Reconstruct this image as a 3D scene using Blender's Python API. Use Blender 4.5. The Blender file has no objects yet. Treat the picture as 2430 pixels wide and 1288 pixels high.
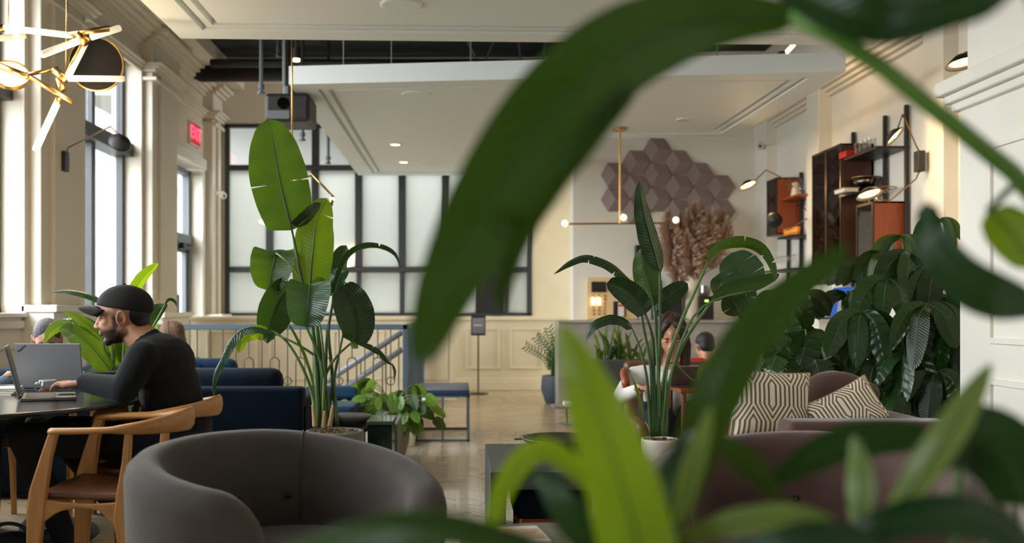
import bpy, math, random
from math import sin, cos, pi, radians, sqrt, atan2
from mathutils import Vector, Matrix, Quaternion, noise
random.seed(7)
S = bpy.context.scene
COL = S.collection
F = 2362.0            # focal length in pixels of the 2430 px wide frame
CAMZ = 1.15
VX, VY = 1090.0, 735.0

# ------------------------------------------------------------------ camera, world, light, exposure
cam_d = bpy.data.cameras.new('camera'); cam = bpy.data.objects.new('camera', cam_d); COL.objects.link(cam)
cam.location = (0, 0, CAMZ); cam.rotation_euler = (pi/2, 0, 0)
cam_d.sensor_width = 36; cam_d.lens = 36*F/2430
cam_d.shift_x = (1215-VX)/2430; cam_d.shift_y = (VY-644)/2430
cam_d.clip_start = 0.05; cam_d.clip_end = 200
cam_d.dof.use_dof = True; cam_d.dof.focus_distance = 4.7; cam_d.dof.aperture_fstop = 2.1
S.camera = cam
S.view_settings.view_transform = 'Standard'; S.view_settings.look = 'None'
S.view_settings.gamma = 1; S.view_settings.use_curve_mapping = False
S.view_settings.exposure = 0.26
w = bpy.data.worlds.new('sky'); S.world = w; w.use_nodes = True
bg = w.node_tree.nodes['Background']; bg.inputs[0].default_value = (0.90, 0.96, 1.0, 1); bg.inputs[1].default_value = 14.0
S.cycles.use_denoising = True
S.cycles.max_bounces = 8; S.cycles.diffuse_bounces = 4; S.cycles.glossy_bounces = 3
S.cycles.transmission_bounces = 6; S.cycles.transparent_max_bounces = 12
S.cycles.sample_clamp_indirect = 4.0; S.cycles.caustics_reflective = False; S.cycles.caustics_refractive = False
def portal(loc, rot, sx, sy):
    l = bpy.data.lights.new('window_portal', 'AREA'); l.shape = 'RECTANGLE'; l.size = sx; l.size_y = sy
    l.cycles.is_portal = True
    o = bpy.data.objects.new('window_portal', l); o.location = loc; o.rotation_euler = rot; COL.objects.link(o)
WINS = [(-3.4, -1.4), (2.7, 4.25), (5.2, 8.06), (9.17, 11.03)]  # first two are unseen, placed and sized for the light they let in
for a, b in WINS:
    portal((-3.86, (a+b)/2, 2.5), (0, -pi/2, 0), 2.85, b-a)
portal((-1.2, 14.42, 2.4), (-pi/2, 0, 0), 4.4, 2.75)
portal((-3.86, 12.92, 1.5), (0, -pi/2, 0), 3.0, 1.4)

# ------------------------------------------------------------------ helpers
def P(px, py, d): return Vector(((px-VX)*d/F, d, CAMZ-(py-VY)*d/F))
def V(*a): return Vector(a)
def srgb(r, g, b):
    f = lambda c: (c/255/12.92) if c/255 <= .04045 else ((c/255+.055)/1.055)**2.4
    return (f(r), f(g), f(b), 1)
MATS = {}
def mat(name, col, rough=.6, metal=0, spec=.5, bump=0, bscale=40, var=0, vscale=5, trans=0, sheen=0, emit=None, es=0, stretch=None, coat=0, alpha=1):
    if name in MATS: return MATS[name]
    m = bpy.data.materials.new(name); m.use_nodes = True; MATS[name] = m
    nt = m.node_tree; N = nt.nodes; L = nt.links
    b = N['Principled BSDF']
    b.inputs['Base Color'].default_value = col; b.inputs['Roughness'].default_value = rough
    b.inputs['Metallic'].default_value = metal; b.inputs['Specular IOR Level'].default_value = spec
    if sheen: b.inputs['Sheen Weight'].default_value = sheen; b.inputs['Sheen Roughness'].default_value = .4
    if coat: b.inputs['Coat Weight'].default_value = coat
    if emit: b.inputs['Emission Color'].default_value = emit; b.inputs['Emission Strength'].default_value = es
    tc = N.new('ShaderNodeTexCoord'); mp = N.new('ShaderNodeMapping'); L.new(tc.outputs['Object'], mp.inputs[0])
    if stretch: mp.inputs['Scale'].default_value = stretch
    if var:
        n = N.new('ShaderNodeTexNoise'); n.inputs['Scale'].default_value = vscale; n.inputs['Detail'].default_value = 4
        L.new(mp.outputs[0], n.inputs['Vector'])
        r = N.new('ShaderNodeValToRGB'); r.color_ramp.elements[0].position = .3; r.color_ramp.elements[1].position = .7
        r.color_ramp.elements[0].color = [c*(1-var) for c in col[:3]]+[1]
        r.color_ramp.elements[1].color = [min(1, c*(1+var)) for c in col[:3]]+[1]
        L.new(n.outputs[0], r.inputs[0]); L.new(r.outputs[0], b.inputs['Base Color'])
    if bump:
        n = N.new('ShaderNodeTexNoise'); n.inputs['Scale'].default_value = bscale; L.new(mp.outputs[0], n.inputs['Vector'])
        bp = N.new('ShaderNodeBump'); bp.inputs['Strength'].default_value = bump; bp.inputs['Distance'].default_value = .01
        L.new(n.outputs[0], bp.inputs['Height']); L.new(bp.outputs[0], b.inputs['Normal'])
    return m
def leafmat(name, col, back, tr=.35, rough=.35, vein=.25, vs=26):
    m = bpy.data.materials.new(name); m.use_nodes = True; MATS[name] = m
    nt = m.node_tree; N = nt.nodes; L = nt.links
    b = N['Principled BSDF']; out = N['Material Output']
    b.inputs['Roughness'].default_value = rough; b.inputs['Specular IOR Level'].default_value = .55
    uv = N.new('ShaderNodeUVMap'); sp = N.new('ShaderNodeSeparateXYZ'); L.new(uv.outputs[0], sp.inputs[0])
    def M(op, a, c=None):
        n = N.new('ShaderNodeMath'); n.operation = op
        for i, x in enumerate((a, c)):
            if x is None: continue
            if isinstance(x, (int, float)): n.inputs[i].default_value = x
            else: L.new(x, n.inputs[i])
        return n.outputs[0]
    av = M('ABSOLUTE', sp.outputs[1])
    ph = M('MULTIPLY', M('SUBTRACT', sp.outputs[0], M('MULTIPLY', av, .09)), vs*2*pi)
    nz = N.new('ShaderNodeTexNoise'); nz.inputs['Scale'].default_value = 7
    tc = N.new('ShaderNodeTexCoord'); L.new(tc.outputs['Object'], nz.inputs['Vector'])
    wv = M('SINE', M('ADD', ph, M('MULTIPLY', nz.outputs[0], 3)))
    w01 = M('ADD', M('MULTIPLY', wv, .5), .5)
    mx = N.new('ShaderNodeMix'); mx.data_type = 'RGBA'; L.new(M('MULTIPLY', w01, vein), mx.inputs[0])
    mx.inputs[6].default_value = col; mx.inputs[7].default_value = [c*1.45 for c in col[:3]]+[1]
    mx2 = N.new('ShaderNodeMix'); mx2.data_type = 'RGBA'; L.new(M('MULTIPLY', nz.outputs[0], .5), mx2.inputs[0])
    L.new(mx.outputs[2], mx2.inputs[6]); mx2.inputs[7].default_value = [c*.55 for c in col[:3]]+[1]
    L.new(mx2.outputs[2], b.inputs['Base Color'])
    bp = N.new('ShaderNodeBump'); bp.inputs['Strength'].default_value = .35; bp.inputs['Distance'].default_value = .004
    L.new(w01, bp.inputs['Height']); L.new(bp.outputs[0], b.inputs['Normal'])
    t = N.new('ShaderNodeBsdfTranslucent'); t.inputs[0].default_value = back
    ms = N.new('ShaderNodeMixShader'); ms.inputs[0].default_value = tr
    L.new(b.outputs[0], ms.inputs[1]); L.new(t.outputs[0], ms.inputs[2]); L.new(ms.outputs[0], out.inputs[0])
    return m
def skinmat(name, col, beard):
    m = mat(name, col, .5, var=.05, vscale=14, bump=.04, bscale=90)
    N = m.node_tree.nodes; L = m.node_tree.links; b = N['Principled BSDF']; src = b.inputs['Base Color'].links[0].from_socket
    a = N.new('ShaderNodeAttribute'); a.attribute_name = 'beard'; mx = N.new('ShaderNodeMix'); mx.data_type = 'RGBA'
    L.new(a.outputs['Fac'], mx.inputs[0]); L.new(src, mx.inputs[6]); mx.inputs[7].default_value = beard; L.new(mx.outputs[2], b.inputs['Base Color'])
    b.inputs['Subsurface Weight'].default_value = .08; b.inputs['Subsurface Radius'].default_value = (.02, .008, .004)
    return m
def glassmat(name, tint=(1, 1, 1, 1), refl=.12, rough=.02):
    m = bpy.data.materials.new(name); m.use_nodes = True; MATS[name] = m
    N = m.node_tree.nodes; L = m.node_tree.links; N.remove(N['Principled BSDF'])
    t = N.new('ShaderNodeBsdfTransparent'); t.inputs[0].default_value = tint
    g = N.new('ShaderNodeBsdfGlossy'); g.inputs['Roughness'].default_value = rough
    fr = N.new('ShaderNodeLayerWeight'); fr.inputs[0].default_value = .5
    pw = N.new('ShaderNodeMath'); pw.operation = 'POWER'; pw.inputs[1].default_value = 4; L.new(fr.outputs['Facing'], pw.inputs[0])
    mu = N.new('ShaderNodeMath'); mu.operation = 'MULTIPLY_ADD'; mu.inputs[1].default_value = .7; mu.inputs[2].default_value = refl*.4; L.new(pw.outputs[0], mu.inputs[0])
    ms = N.new('ShaderNodeMixShader'); L.new(mu.outputs[0], ms.inputs[0])
    L.new(t.outputs[0], ms.inputs[1]); L.new(g.outputs[0], ms.inputs[2]); L.new(ms.outputs[0], N['Material Output'].inputs[0])
    return m
def frostmat():
    m = bpy.data.materials.new('frosted_glass'); m.use_nodes = True; MATS['frosted_glass'] = m
    N = m.node_tree.nodes; L = m.node_tree.links; N.remove(N['Principled BSDF'])
    t = N.new('ShaderNodeBsdfTranslucent'); t.inputs[0].default_value = (.9, .9, .86, 1)
    g = N.new('ShaderNodeBsdfGlossy'); g.inputs['Roughness'].default_value = .08
    ms = N.new('ShaderNodeMixShader'); ms.inputs[0].default_value = .12
    L.new(t.outputs[0], ms.inputs[1]); L.new(g.outputs[0], ms.inputs[2]); L.new(ms.outputs[0], N['Material Output'].inputs[0])
    return m

cream = mat('cream_paint', srgb(226, 217, 200), .55, var=.03, vscale=2)
creamd = mat('wainscot_paint', srgb(214, 202, 174), .5, var=.03)
creamw = mat('warm_white_paint', srgb(232, 228, 216), .5, var=.02)
panelw = mat('ceiling_panel_paint', srgb(232, 238, 238), .6)
blackm = mat('black_metal', srgb(24, 24, 26), .45)
framem = mat('dark_window_frame', srgb(52, 55, 58), .4)
greyframe = mat('grey_window_frame', srgb(98, 104, 108), .45)
plenum = mat('plenum_black', srgb(18, 26, 30), .8)
ductm = mat('duct_black', srgb(14, 16, 18), .6)
brass = mat('brass', srgb(190, 150, 90), .3, metal=1)
oak = mat('oak_wood', srgb(190, 136, 80), .42, var=.14, vscale=9, stretch=(9, 9, .8))
oaks = mat('oak_wood_side', srgb(184, 130, 76), .42, var=.14, vscale=9, stretch=(.8, 9, 9))
walnut = mat('walnut_wood', srgb(74, 38, 22), .4, var=.2, vscale=6, stretch=(8, 8, 1))
teak = mat('teak_wood', srgb(142, 68, 34), .4, var=.18, vscale=6, stretch=(8, 8, 1))
leather = mat('brown_leather_seat', srgb(104, 66, 42), .45, bump=.1)
greyvel = mat('grey_velvet', srgb(76, 68, 62), .9, sheen=.2, var=.14, vscale=7, bump=.12, bscale=60)
brownvel = mat('brown_velvet', srgb(86, 60, 53), .85, sheen=.25, var=.14, vscale=7, bump=.12, bscale=60)
navyvel = mat('navy_velvet', srgb(3, 21, 40), .85, spec=.2, sheen=.03, var=.3, vscale=5)
bluevel = mat('blue_velvet', srgb(6, 46, 76), .8, spec=.3, sheen=.08, var=.25, vscale=5)
bluemetal = mat('blue_painted_metal', srgb(84, 100, 114), .4)
bronze = mat('bronze_baluster', srgb(92, 88, 80), .45, metal=.4)
concrete = mat('concrete', srgb(112, 116, 110), .8, var=.12, vscale=10, bump=.15)
whitepot = mat('white_ceramic', srgb(218, 208, 192), .4)
slatepot = mat('slate_ceramic', srgb(66, 76, 88), .6)
ribbed = mat('stoneware', srgb(160, 150, 132), .7, var=.12, vscale=12)
soil = mat('bark_mulch', srgb(126, 98, 70), .9, bump=.8, bscale=50, var=.4, vscale=60)
tabletop = mat('dark_stone_table', srgb(58, 58, 58), .18, var=.1)
darktable = mat('charcoal_laminate', srgb(66, 68, 68), .5)
greent = mat('green_marble', srgb(28, 44, 42), .15, var=.5, vscale=8)
marble = mat('grey_marble', srgb(150, 148, 142), .3, var=.18, vscale=3, stretch=(1, 1, 5))
silver = mat('silver_plastic', srgb(124, 124, 127), .45, metal=.2)
keys = mat('dark_keys', srgb(40, 42, 46), .6)
screenm = mat('laptop_screen', srgb(70, 84, 78), .3)
skin = skinmat('skin_tan', srgb(200, 146, 114), srgb(40, 29, 24))
skin2 = mat('skin_light', srgb(222, 172, 146), .55)
beardm = mat('beard', srgb(70, 50, 40), .9, bump=.5, bscale=200)
hairb = mat('hair_black', srgb(22, 18, 18), .6, bump=.4, bscale=120)
hairbr = mat('hair_brown', srgb(62, 40, 32), .55, bump=.4, bscale=120, stretch=(6, 6, 1))
hairbl = mat('hair_blond', srgb(104, 78, 58), .5, bump=.5, bscale=90, var=.5, vscale=40, stretch=(6, 6, 1))
hairg = mat('hair_greyish', srgb(88, 88, 94), .7, bump=.4, bscale=120)
sweater = mat('black_knit', srgb(9, 12, 15), .95, sheen=.05, bump=.2, bscale=150)
trous = mat('navy_cloth', srgb(22, 28, 38), .9)
capm = mat('black_cap_cloth', srgb(27, 25, 24), .9, bump=.1, bscale=120)
whitec = mat('white_cloth', srgb(226, 222, 216), .85)
redc = mat('red_cloth', srgb(196, 40, 30), .8)
bluec = mat('blue_cloth', srgb(20, 80, 160), .85)
tanc = mat('tan_cloth', srgb(168, 138, 110), .85)
stalkm = mat('green_stalk', srgb(92, 122, 66), .45, var=.15, vscale=6)
stalkd = mat('dark_green_stalk', srgb(62, 92, 48), .45, var=.2, vscale=6)
dryst = mat('dry_stalk', srgb(170, 140, 105), .7)
pampas = mat('pampas_fluff', srgb(186, 158, 138), .95)
hexm = mat('mauve_felt', srgb(150, 133, 130), .95, bump=.1, bscale=100)
sconcem = mat('sconce_black', srgb(34, 32, 34), .5)
paper = mat('paper_white', srgb(232, 226, 214), .8)
warmglow = mat('warm_lamp', (1, .8, .5, 1), .5, emit=(1, .66, .30, 1), es=7)
tubeglow = mat('frosted_tube_lamp', (.55, .52, .46, 1), .4, emit=(1, .80, .5, 1), es=.42)
tubehot = mat('hot_tube_end', (1, .9, .7, 1), .4, emit=(1, .74, .4, 1), es=2.2)
globe = mat('opal_globe', (1, .97, .92, 1), .3, emit=(1, .93, .82, 1), es=.7)
LG = leafmat('leaf_green', srgb(38, 70, 18), srgb(96, 130, 18), .34)
LB = leafmat('leaf_bright', srgb(72, 108, 20), srgb(138, 166, 22), .5)
LD = leafmat('leaf_dark', srgb(26, 50, 20), srgb(58, 88, 18), .22, rough=.3)
LT = leafmat('leaf_teal', srgb(42, 78, 50), srgb(76, 112, 34), .2, rough=.25)
LU = leafmat('glossy_umbrella_leaf', srgb(40, 76, 34), srgb(74, 104, 24), .2, rough=.22, vein=.1, vs=8)
LP = leafmat('variegated_pothos_leaf', srgb(104, 150, 62), srgb(150, 180, 70), .35, vein=.5, vs=5)
LF = leafmat('foreground_leaf', srgb(38, 72, 14), srgb(70, 104, 8), .32, vein=0)
LFB = leafmat('foreground_bright_leaf', srgb(122, 156, 34), srgb(165, 195, 24), .5, vein=0)
LFD = leafmat('foreground_dark_leaf', srgb(28, 66, 30), srgb(48, 92, 18), .22, rough=.3, vein=0)
LFP = leafmat('foreground_pale_leaf', srgb(140, 164, 100), srgb(140, 168, 50), .35, rough=.3, vein=0)
clear = glassmat('clear_glass')
smoke = glassmat('smoked_glass', (.5, .45, .45, 1), .3)
frost = frostmat()

def tag(o, label=None, cat=None, group=None, kind=None):
    if label: o['label'] = label
    if cat: o['category'] = cat
    if group: o['group'] = group
    if kind: o['kind'] = kind
    return o
class MB:
    """collects geometry and links it as one mesh object"""
    def __init__(s): s.v = []; s.f = []; s.m = []; s.uv = {}; s.cm = 0
    def add(s, vs, fs):
        n = len(s.v); s.v += [tuple(x) for x in vs]
        for f in fs: s.f.append(tuple(i+n for i in f)); s.m.append(s.cm)
        return s
    def box(s, x0, x1, y0, y1, z0, z1):
        return s.add([(x0,y0,z0),(x1,y0,z0),(x1,y1,z0),(x0,y1,z0),(x0,y0,z1),(x1,y0,z1),(x1,y1,z1),(x0,y1,z1)],
                     [(0,3,2,1),(4,5,6,7),(0,1,5,4),(1,2,6,5),(2,3,7,6),(3,0,4,7)])
    def hexa(s, p8):
        return s.add(p8, [(0,3,2,1),(4,5,6,7),(0,1,5,4),(1,2,6,5),(2,3,7,6),(3,0,4,7)])
    def tube(s, pts, r, n=8, cap=True, flat=1.0):
        pts = [Vector(p) for p in pts]; rs = r if isinstance(r, (list, tuple)) else [r]*len(pts)
        rings = []; u = None
        for i, p in enumerate(pts):
            t = (pts[min(i+1, len(pts)-1)]-pts[max(i-1, 0)])
            if t.length < 1e-9: t = V(0, 0, 1)
            t.normalize()
            if u is None: u = t.orthogonal().normalized()
            u = (u-t*u.dot(t)); u = u.normalized() if u.length > 1e-6 else t.orthogonal().normalized()
            b = t.cross(u); rings.append([p+u*cos(2*pi*k/n)*rs[i]+b*sin(2*pi*k/n)*rs[i]*flat for k in range(n)])
        vs = [q for R in rings for q in R]; fs = []
        for i in range(len(pts)-1):
            for k in range(n):
                a = i*n+k; c = i*n+(k+1) % n; fs.append((a, c, c+n, a+n))
        if cap: fs.append(tuple(range(n))[::-1]); fs.append(tuple((len(pts)-1)*n+k for k in range(n)))
        return s.add(vs, fs)
    def lathe(s, prof, c=(0, 0, 0), n=32, rib=0, ribn=16, axis=None):
        c = Vector(c); vs = []; fs = []
        for (r, z) in prof:
            for k in range(n):
                a = 2*pi*k/n; rr = r*(1+rib*cos(a*ribn)); p = V(rr*cos(a), rr*sin(a), z)
                if axis is not None: p = axis @ p
                vs.append(c+p)
        for i in range(len(prof)-1):
            for k in range(n):
                a = i*n+k; b = i*n+(k+1) % n; fs.append((a, b, b+n, a+n))
        return s.add(vs, fs)
    def sphere(s, c, r, n=12, R=None):
        c = Vector(c); r = (r, r, r) if isinstance(r, (int, float)) else r; vs = []; fs = []
        m = n//2
        for i in range(m+1):
            th = pi*i/m
            for k in range(n):
                ph = 2*pi*k/n; p = V(r[0]*sin(th)*cos(ph), r[1]*sin(th)*sin(ph), r[2]*cos(th))
                if R is not None: p = R @ p
                vs.append(c+p)
        for i in range(m):
            for k in range(n):
                a = i*n+k; b = i*n+(k+1) % n; fs.append((a, a+n, b+n, b))
        return s.add(vs, fs)
    def prism(s, poly, z0, z1):
        n = len(poly); return s.add([(x, y, z0) for x, y in poly]+[(x, y, z1) for x, y in poly],
            [tuple(range(n))[::-1], tuple(range(n, 2*n))]+[(i, (i+1) % n, (i+1) % n+n, i+n) for i in range(n)])
    def build(s, name, m, parent=None, smooth=False, bevel=0, org=None, sub=0):
        me = bpy.data.meshes.new(name)
        if parent is not None: org = parent.location if parent.parent is None else parent.location+parent.parent.location
        o_ = Vector(org) if org is not None else Vector((0, 0, 0))
        me.from_pydata([tuple(Vector(v)-o_) for v in s.v], [], s.f)
        for x in (m if isinstance(m, (list, tuple)) else [m]): me.materials.append(x)
        if max(s.m, default=0) > 0:
            for p, i in zip(me.polygons, s.m): p.material_index = i
        if smooth: me.shade_smooth()
        me.update()
        o = bpy.data.objects.new(name, me); COL.objects.link(o)
        if parent is not None: o.parent = parent
        elif org is not None: o.location = o_
        if bevel:
            b = o.modifiers.new('bevel', 'BEVEL'); b.width = bevel; b.segments = 2; b.limit_method = 'ANGLE'
            b.angle_limit = radians(40)
        if sub:
            b = o.modifiers.new('sub', 'SUBSURF'); b.levels = sub; b.render_levels = sub
        return o
def empty(name, loc, label, cat, group=None):
    o = bpy.data.objects.new(name, None); o.location = loc; COL.objects.link(o); o.empty_display_size = .1
    return tag(o, label, cat, group)
def struct(name, mb, m, label, **k):
    o = mb.build(name, m, **k); return tag(o, label, None, None, 'structure')
def copy_tree(o, parent=None):
    c = o.copy(); COL.objects.link(c)
    if parent is not None: c.parent = parent
    for ch in list(o.children): copy_tree(ch, c)
    return c
def cat_rom(pts, n):
    pts = [Vector(p) for p in pts]; out = []
    if len(pts) == 2: return [pts[0].lerp(pts[1], i/n) for i in range(n+1)]
    seg = [(pts[i+1]-pts[i]).length for i in range(len(pts)-1)]; T = sum(seg); 
    def ev(u):
        d = u*T; i = 0
        while i < len(seg)-1 and d > seg[i]: d -= seg[i]; i += 1
        t = min(1, d/max(seg[i], 1e-9))
        p1, p2 = pts[i], pts[i+1]; p0 = pts[i-1] if i else p1*2-p2; p3 = pts[i+2] if i+2 < len(pts) else p2*2-p1
        return .5*((2*p1)+(p2-p0)*t+(2*p0-5*p1+4*p2-p3)*t*t+(3*p1-p0-3*p2+p3)*t**3)
    return [ev(i/n) for i in range(n+1)] if isinstance(n, int) else [ev(u) for u in n]
CAM = V(0, 0, CAMZ)
def leaf(parent, spine, hw, m, roll=0, fold=18, tears=(), name='leaf', nseg=22, tip=1.0, base=.35, wav=.03, fat=.42, twist=0, rib=True, ribm=None):
    """spine: points (px,py,depth); hw: half width in pixels at the spine's mean depth"""
    sp = [P(*p) for p in spine]; dm = sum(p[2] for p in spine)/len(spine); W = hw*dm/F
    us = sorted(set([i/nseg for i in range(nseg+1)]+[x for _, u in tears for x in (u-.012, u, u+.012)]))
    cs = cat_rom(sp, us); ee = 1e-3
    vs = []; fs = []; uvs = []; A = 4
    nr = len(us)
    ph = random.random()*6
    for i, u in enumerate(us):
        c = cs[i]; t = (cs[min(i+1, nr-1)]-cs[max(i-1, 0)]).normalized()
        v = (c-CAM).normalized(); s_ = t.cross(v)
        s_ = s_.normalized() if s_.length > .05 else t.orthogonal().normalized()
        n_ = s_.cross(t).normalized()
        q = Quaternion(t, radians(roll+twist*(u-.5)))
        s_ = q @ s_; n_ = q @ n_
        # width profile: rounded base, fullest at `fat`, pointed tip
        if u < fat: w_ = base+(1-base)*sin(pi/2*u/fat)
        else: w_ = cos(pi/2*((u-fat)/(1-fat)))**(.75*tip)
        w_ = max(w_, .02)*(min(1, u/.04+.12))
        for j in range(-A, A+1):
            a = j/A; ww = W*w_
            for sd, tu in tears:
                if abs(u-tu) < 1e-6 and sd*j > 0: ww *= .35
            fo = radians(fold)
            off = s_*(a*ww*cos(fo))+n_*(abs(a)*ww*sin(fo)) + n_*(sin(u*26+ph+a*2)*W*wav*abs(a)) - n_*(a*a*ww*.12)
            vs.append(c+off); uvs.append((u, a))
    K = 2*A+1
    for i in range(nr-1):
        for j in range(2*A):
            a = i*K+j; fs.append((a, a+1, a+1+K, a+K))
    mb = MB(); mb.add(vs, fs)
    nuv = len(fs)
    if rib:
        mb.cm = 1; r0 = max(W*.05, .0016)
        mb.tube([c for c in cs[:-1]], [r0*(1.1-u) for u in us[:-1]], 6)
    o = mb.build(name, [m, ribm or stalkd], parent, smooth=True)
    me = o.data; ul = me.uv_layers.new(name='UVMap')
    for p in me.polygons:
        for li in p.loop_indices:
            vi = me.loops[li].vertex_index
            ul.data[li].uv = uvs[vi] if vi < len(uvs) else (.5, 0)
    return o
def stalk(parent, pts, r0, r1, m=None, name='stem', n=14):
    ps = cat_rom([P(*p) for p in pts], n)
    return MB().tube(ps, [r0+(r1-r0)*i/n for i in range(n+1)], 7).build(name, m or stalkm, parent, smooth=True)
def fuse(prims, name, m, parent, vox=.008, inflate=0.0, smooth=3, classify=None, flat=None):
    """union of tapered capsules and ellipsoids remeshed into one continuous skin"""
    mb = MB()
    for p in prims:
        if p[0] == 'c':
            _, a, b, ra, rb = p; a = Vector(a); b = Vector(b); ra += inflate; rb += inflate
            if (b-a).length < 1e-5: mb.sphere(a, ra, 12); continue
            t = (b-a).normalized(); R = t.to_track_quat('Z', 'Y').to_matrix(); Lg = (b-a).length
            prof = [(ra*sin(x), -ra*cos(x)) for x in [pi/2*i/4 for i in range(5)]]+[(rb*cos(x), Lg+rb*sin(x)) for x in [pi/2*i/4 for i in range(5)]]
            prof[0] = (1e-4, -ra); prof[-1] = (1e-4, Lg+rb)
            n0 = len(mb.v); mb.lathe(prof, a, 14, axis=R)
            mb.f.append(tuple(n0+k for k in range(14))[::-1]); mb.m.append(0)
            mb.f.append(tuple(n0+(len(prof)-1)*14+k for k in range(14))); mb.m.append(0)
        else:
            _, c, r, R = p; mb.sphere(c, tuple(x+inflate for x in r), 20, R)
    o = mb.build(name, m, None)
    rm = o.modifiers.new('r', 'REMESH'); rm.mode = 'VOXEL'; rm.voxel_size = vox; rm.use_smooth_shade = True
    if smooth:
        sm = o.modifiers.new('s', 'SMOOTH'); sm.factor = .5; sm.iterations = smooth
    dg = bpy.context.evaluated_depsgraph_get()
    me = bpy.data.meshes.new_from_object(o.evaluated_get(dg)); me.name = name
    bpy.data.objects.remove(o); 
    org = parent.location if parent else V(0, 0, 0)
    me.transform(Matrix.Translation(-Vector(org)))
    me.materials.clear()
    for x in (m if isinstance(m, (list, tuple)) else [m]): me.materials.append(x)
    if classify:
        at = me.attributes.new('beard', 'FLOAT', 'POINT'); at.data.foreach_set('value', [classify(v.co+Vector(org)) for v in me.vertices])
    me.shade_smooth()
    ob = bpy.data.objects.new(name, me); COL.objects.link(ob); ob.parent = parent
    return ob

# ------------------------------------------------------------------ setting: floor
LX = -3.55; FY = 14.3; RX = 3.96; HY = 12.9
grout = mat('floor_stone', srgb(164, 146, 114), .22, var=.12, vscale=3, spec=.6)
fl = struct('floor', MB().box(-4.2, 6, -4.2, 14.6, -.1, 0), grout, 'polished beige tiled floor of the lounge')
def tilemat():
    m = bpy.data.materials.new('herringbone_tile'); m.use_nodes = True; N = m.node_tree.nodes; L = m.node_tree.links
    b = N['Principled BSDF']; a = N.new('ShaderNodeVertexColor'); a.layer_name = 'Col'
    L.new(a.outputs[0], b.inputs['Base Color']); b.inputs['Roughness'].default_value = .22; b.inputs['Specular IOR Level'].default_value = .6
    return m
def herring():
    W = .036; n = 3; g = .0022; vs = []; fs = []; cols = []
    c45 = cos(pi/4)
    for a in range(-160, 260):
        for b in range(-60, 60):
            for kind in (0, 1):
                x0, y0 = a+n*b, a-n*b
                r = (x0, y0, x0+n, y0+1) if kind == 0 else (x0+n, y0+1-n, x0+n+1, y0+1)
                cx = (r[0]+r[2])/2*W; cy = (r[1]+r[3])/2*W
                X = (cx-cy)*c45; Y = (cx+cy)*c45+4.6
                if not (4.2 < Y < 9.4 and -3.3 < X < 1.7): continue
                if X > (Y-2.6)*.28 and X > 1.3: continue
                if X < -1.0 and Y > 6.15: continue
                rc = random.random(); k = (.62 if rc < .07 else .93+.14*random.random())
                base = (.46*k, .385*k, .27*k, 1)
                nv = len(vs)
                for (gx, z) in ((0, 0.0), (g*.8, .0022)):
                    for (ux, uy) in ((r[0]*W+g*.5+gx, r[1]*W+g*.5+gx), (r[2]*W-g*.5-gx, r[1]*W+g*.5+gx), (r[2]*W-g*.5-gx, r[3]*W-g*.5-gx), (r[0]*W+g*.5+gx, r[3]*W-g*.5-gx)):
                        vs.append(((ux-uy)*c45, (ux+uy)*c45+4.6, z))
                for f in ((4,5,6,7),(0,1,5,4),(1,2,6,5),(2,3,7,6),(3,0,4,7)):
                    fs.append(tuple(nv+i for i in f)); cols += [base]*4
    me = bpy.data.meshes.new('floor_tiles'); me.from_pydata(vs, [], fs)
    at = me.color_attributes.new('Col', 'FLOAT_COLOR', 'CORNER')
    at.data.foreach_set('color', [c for q in cols for c in q])
    me.materials.append(tilemat()); o = bpy.data.objects.new('floor_tiles', me); COL.objects.link(o); o.parent = fl
    o['kind'] = 'stuff'
herring()

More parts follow.
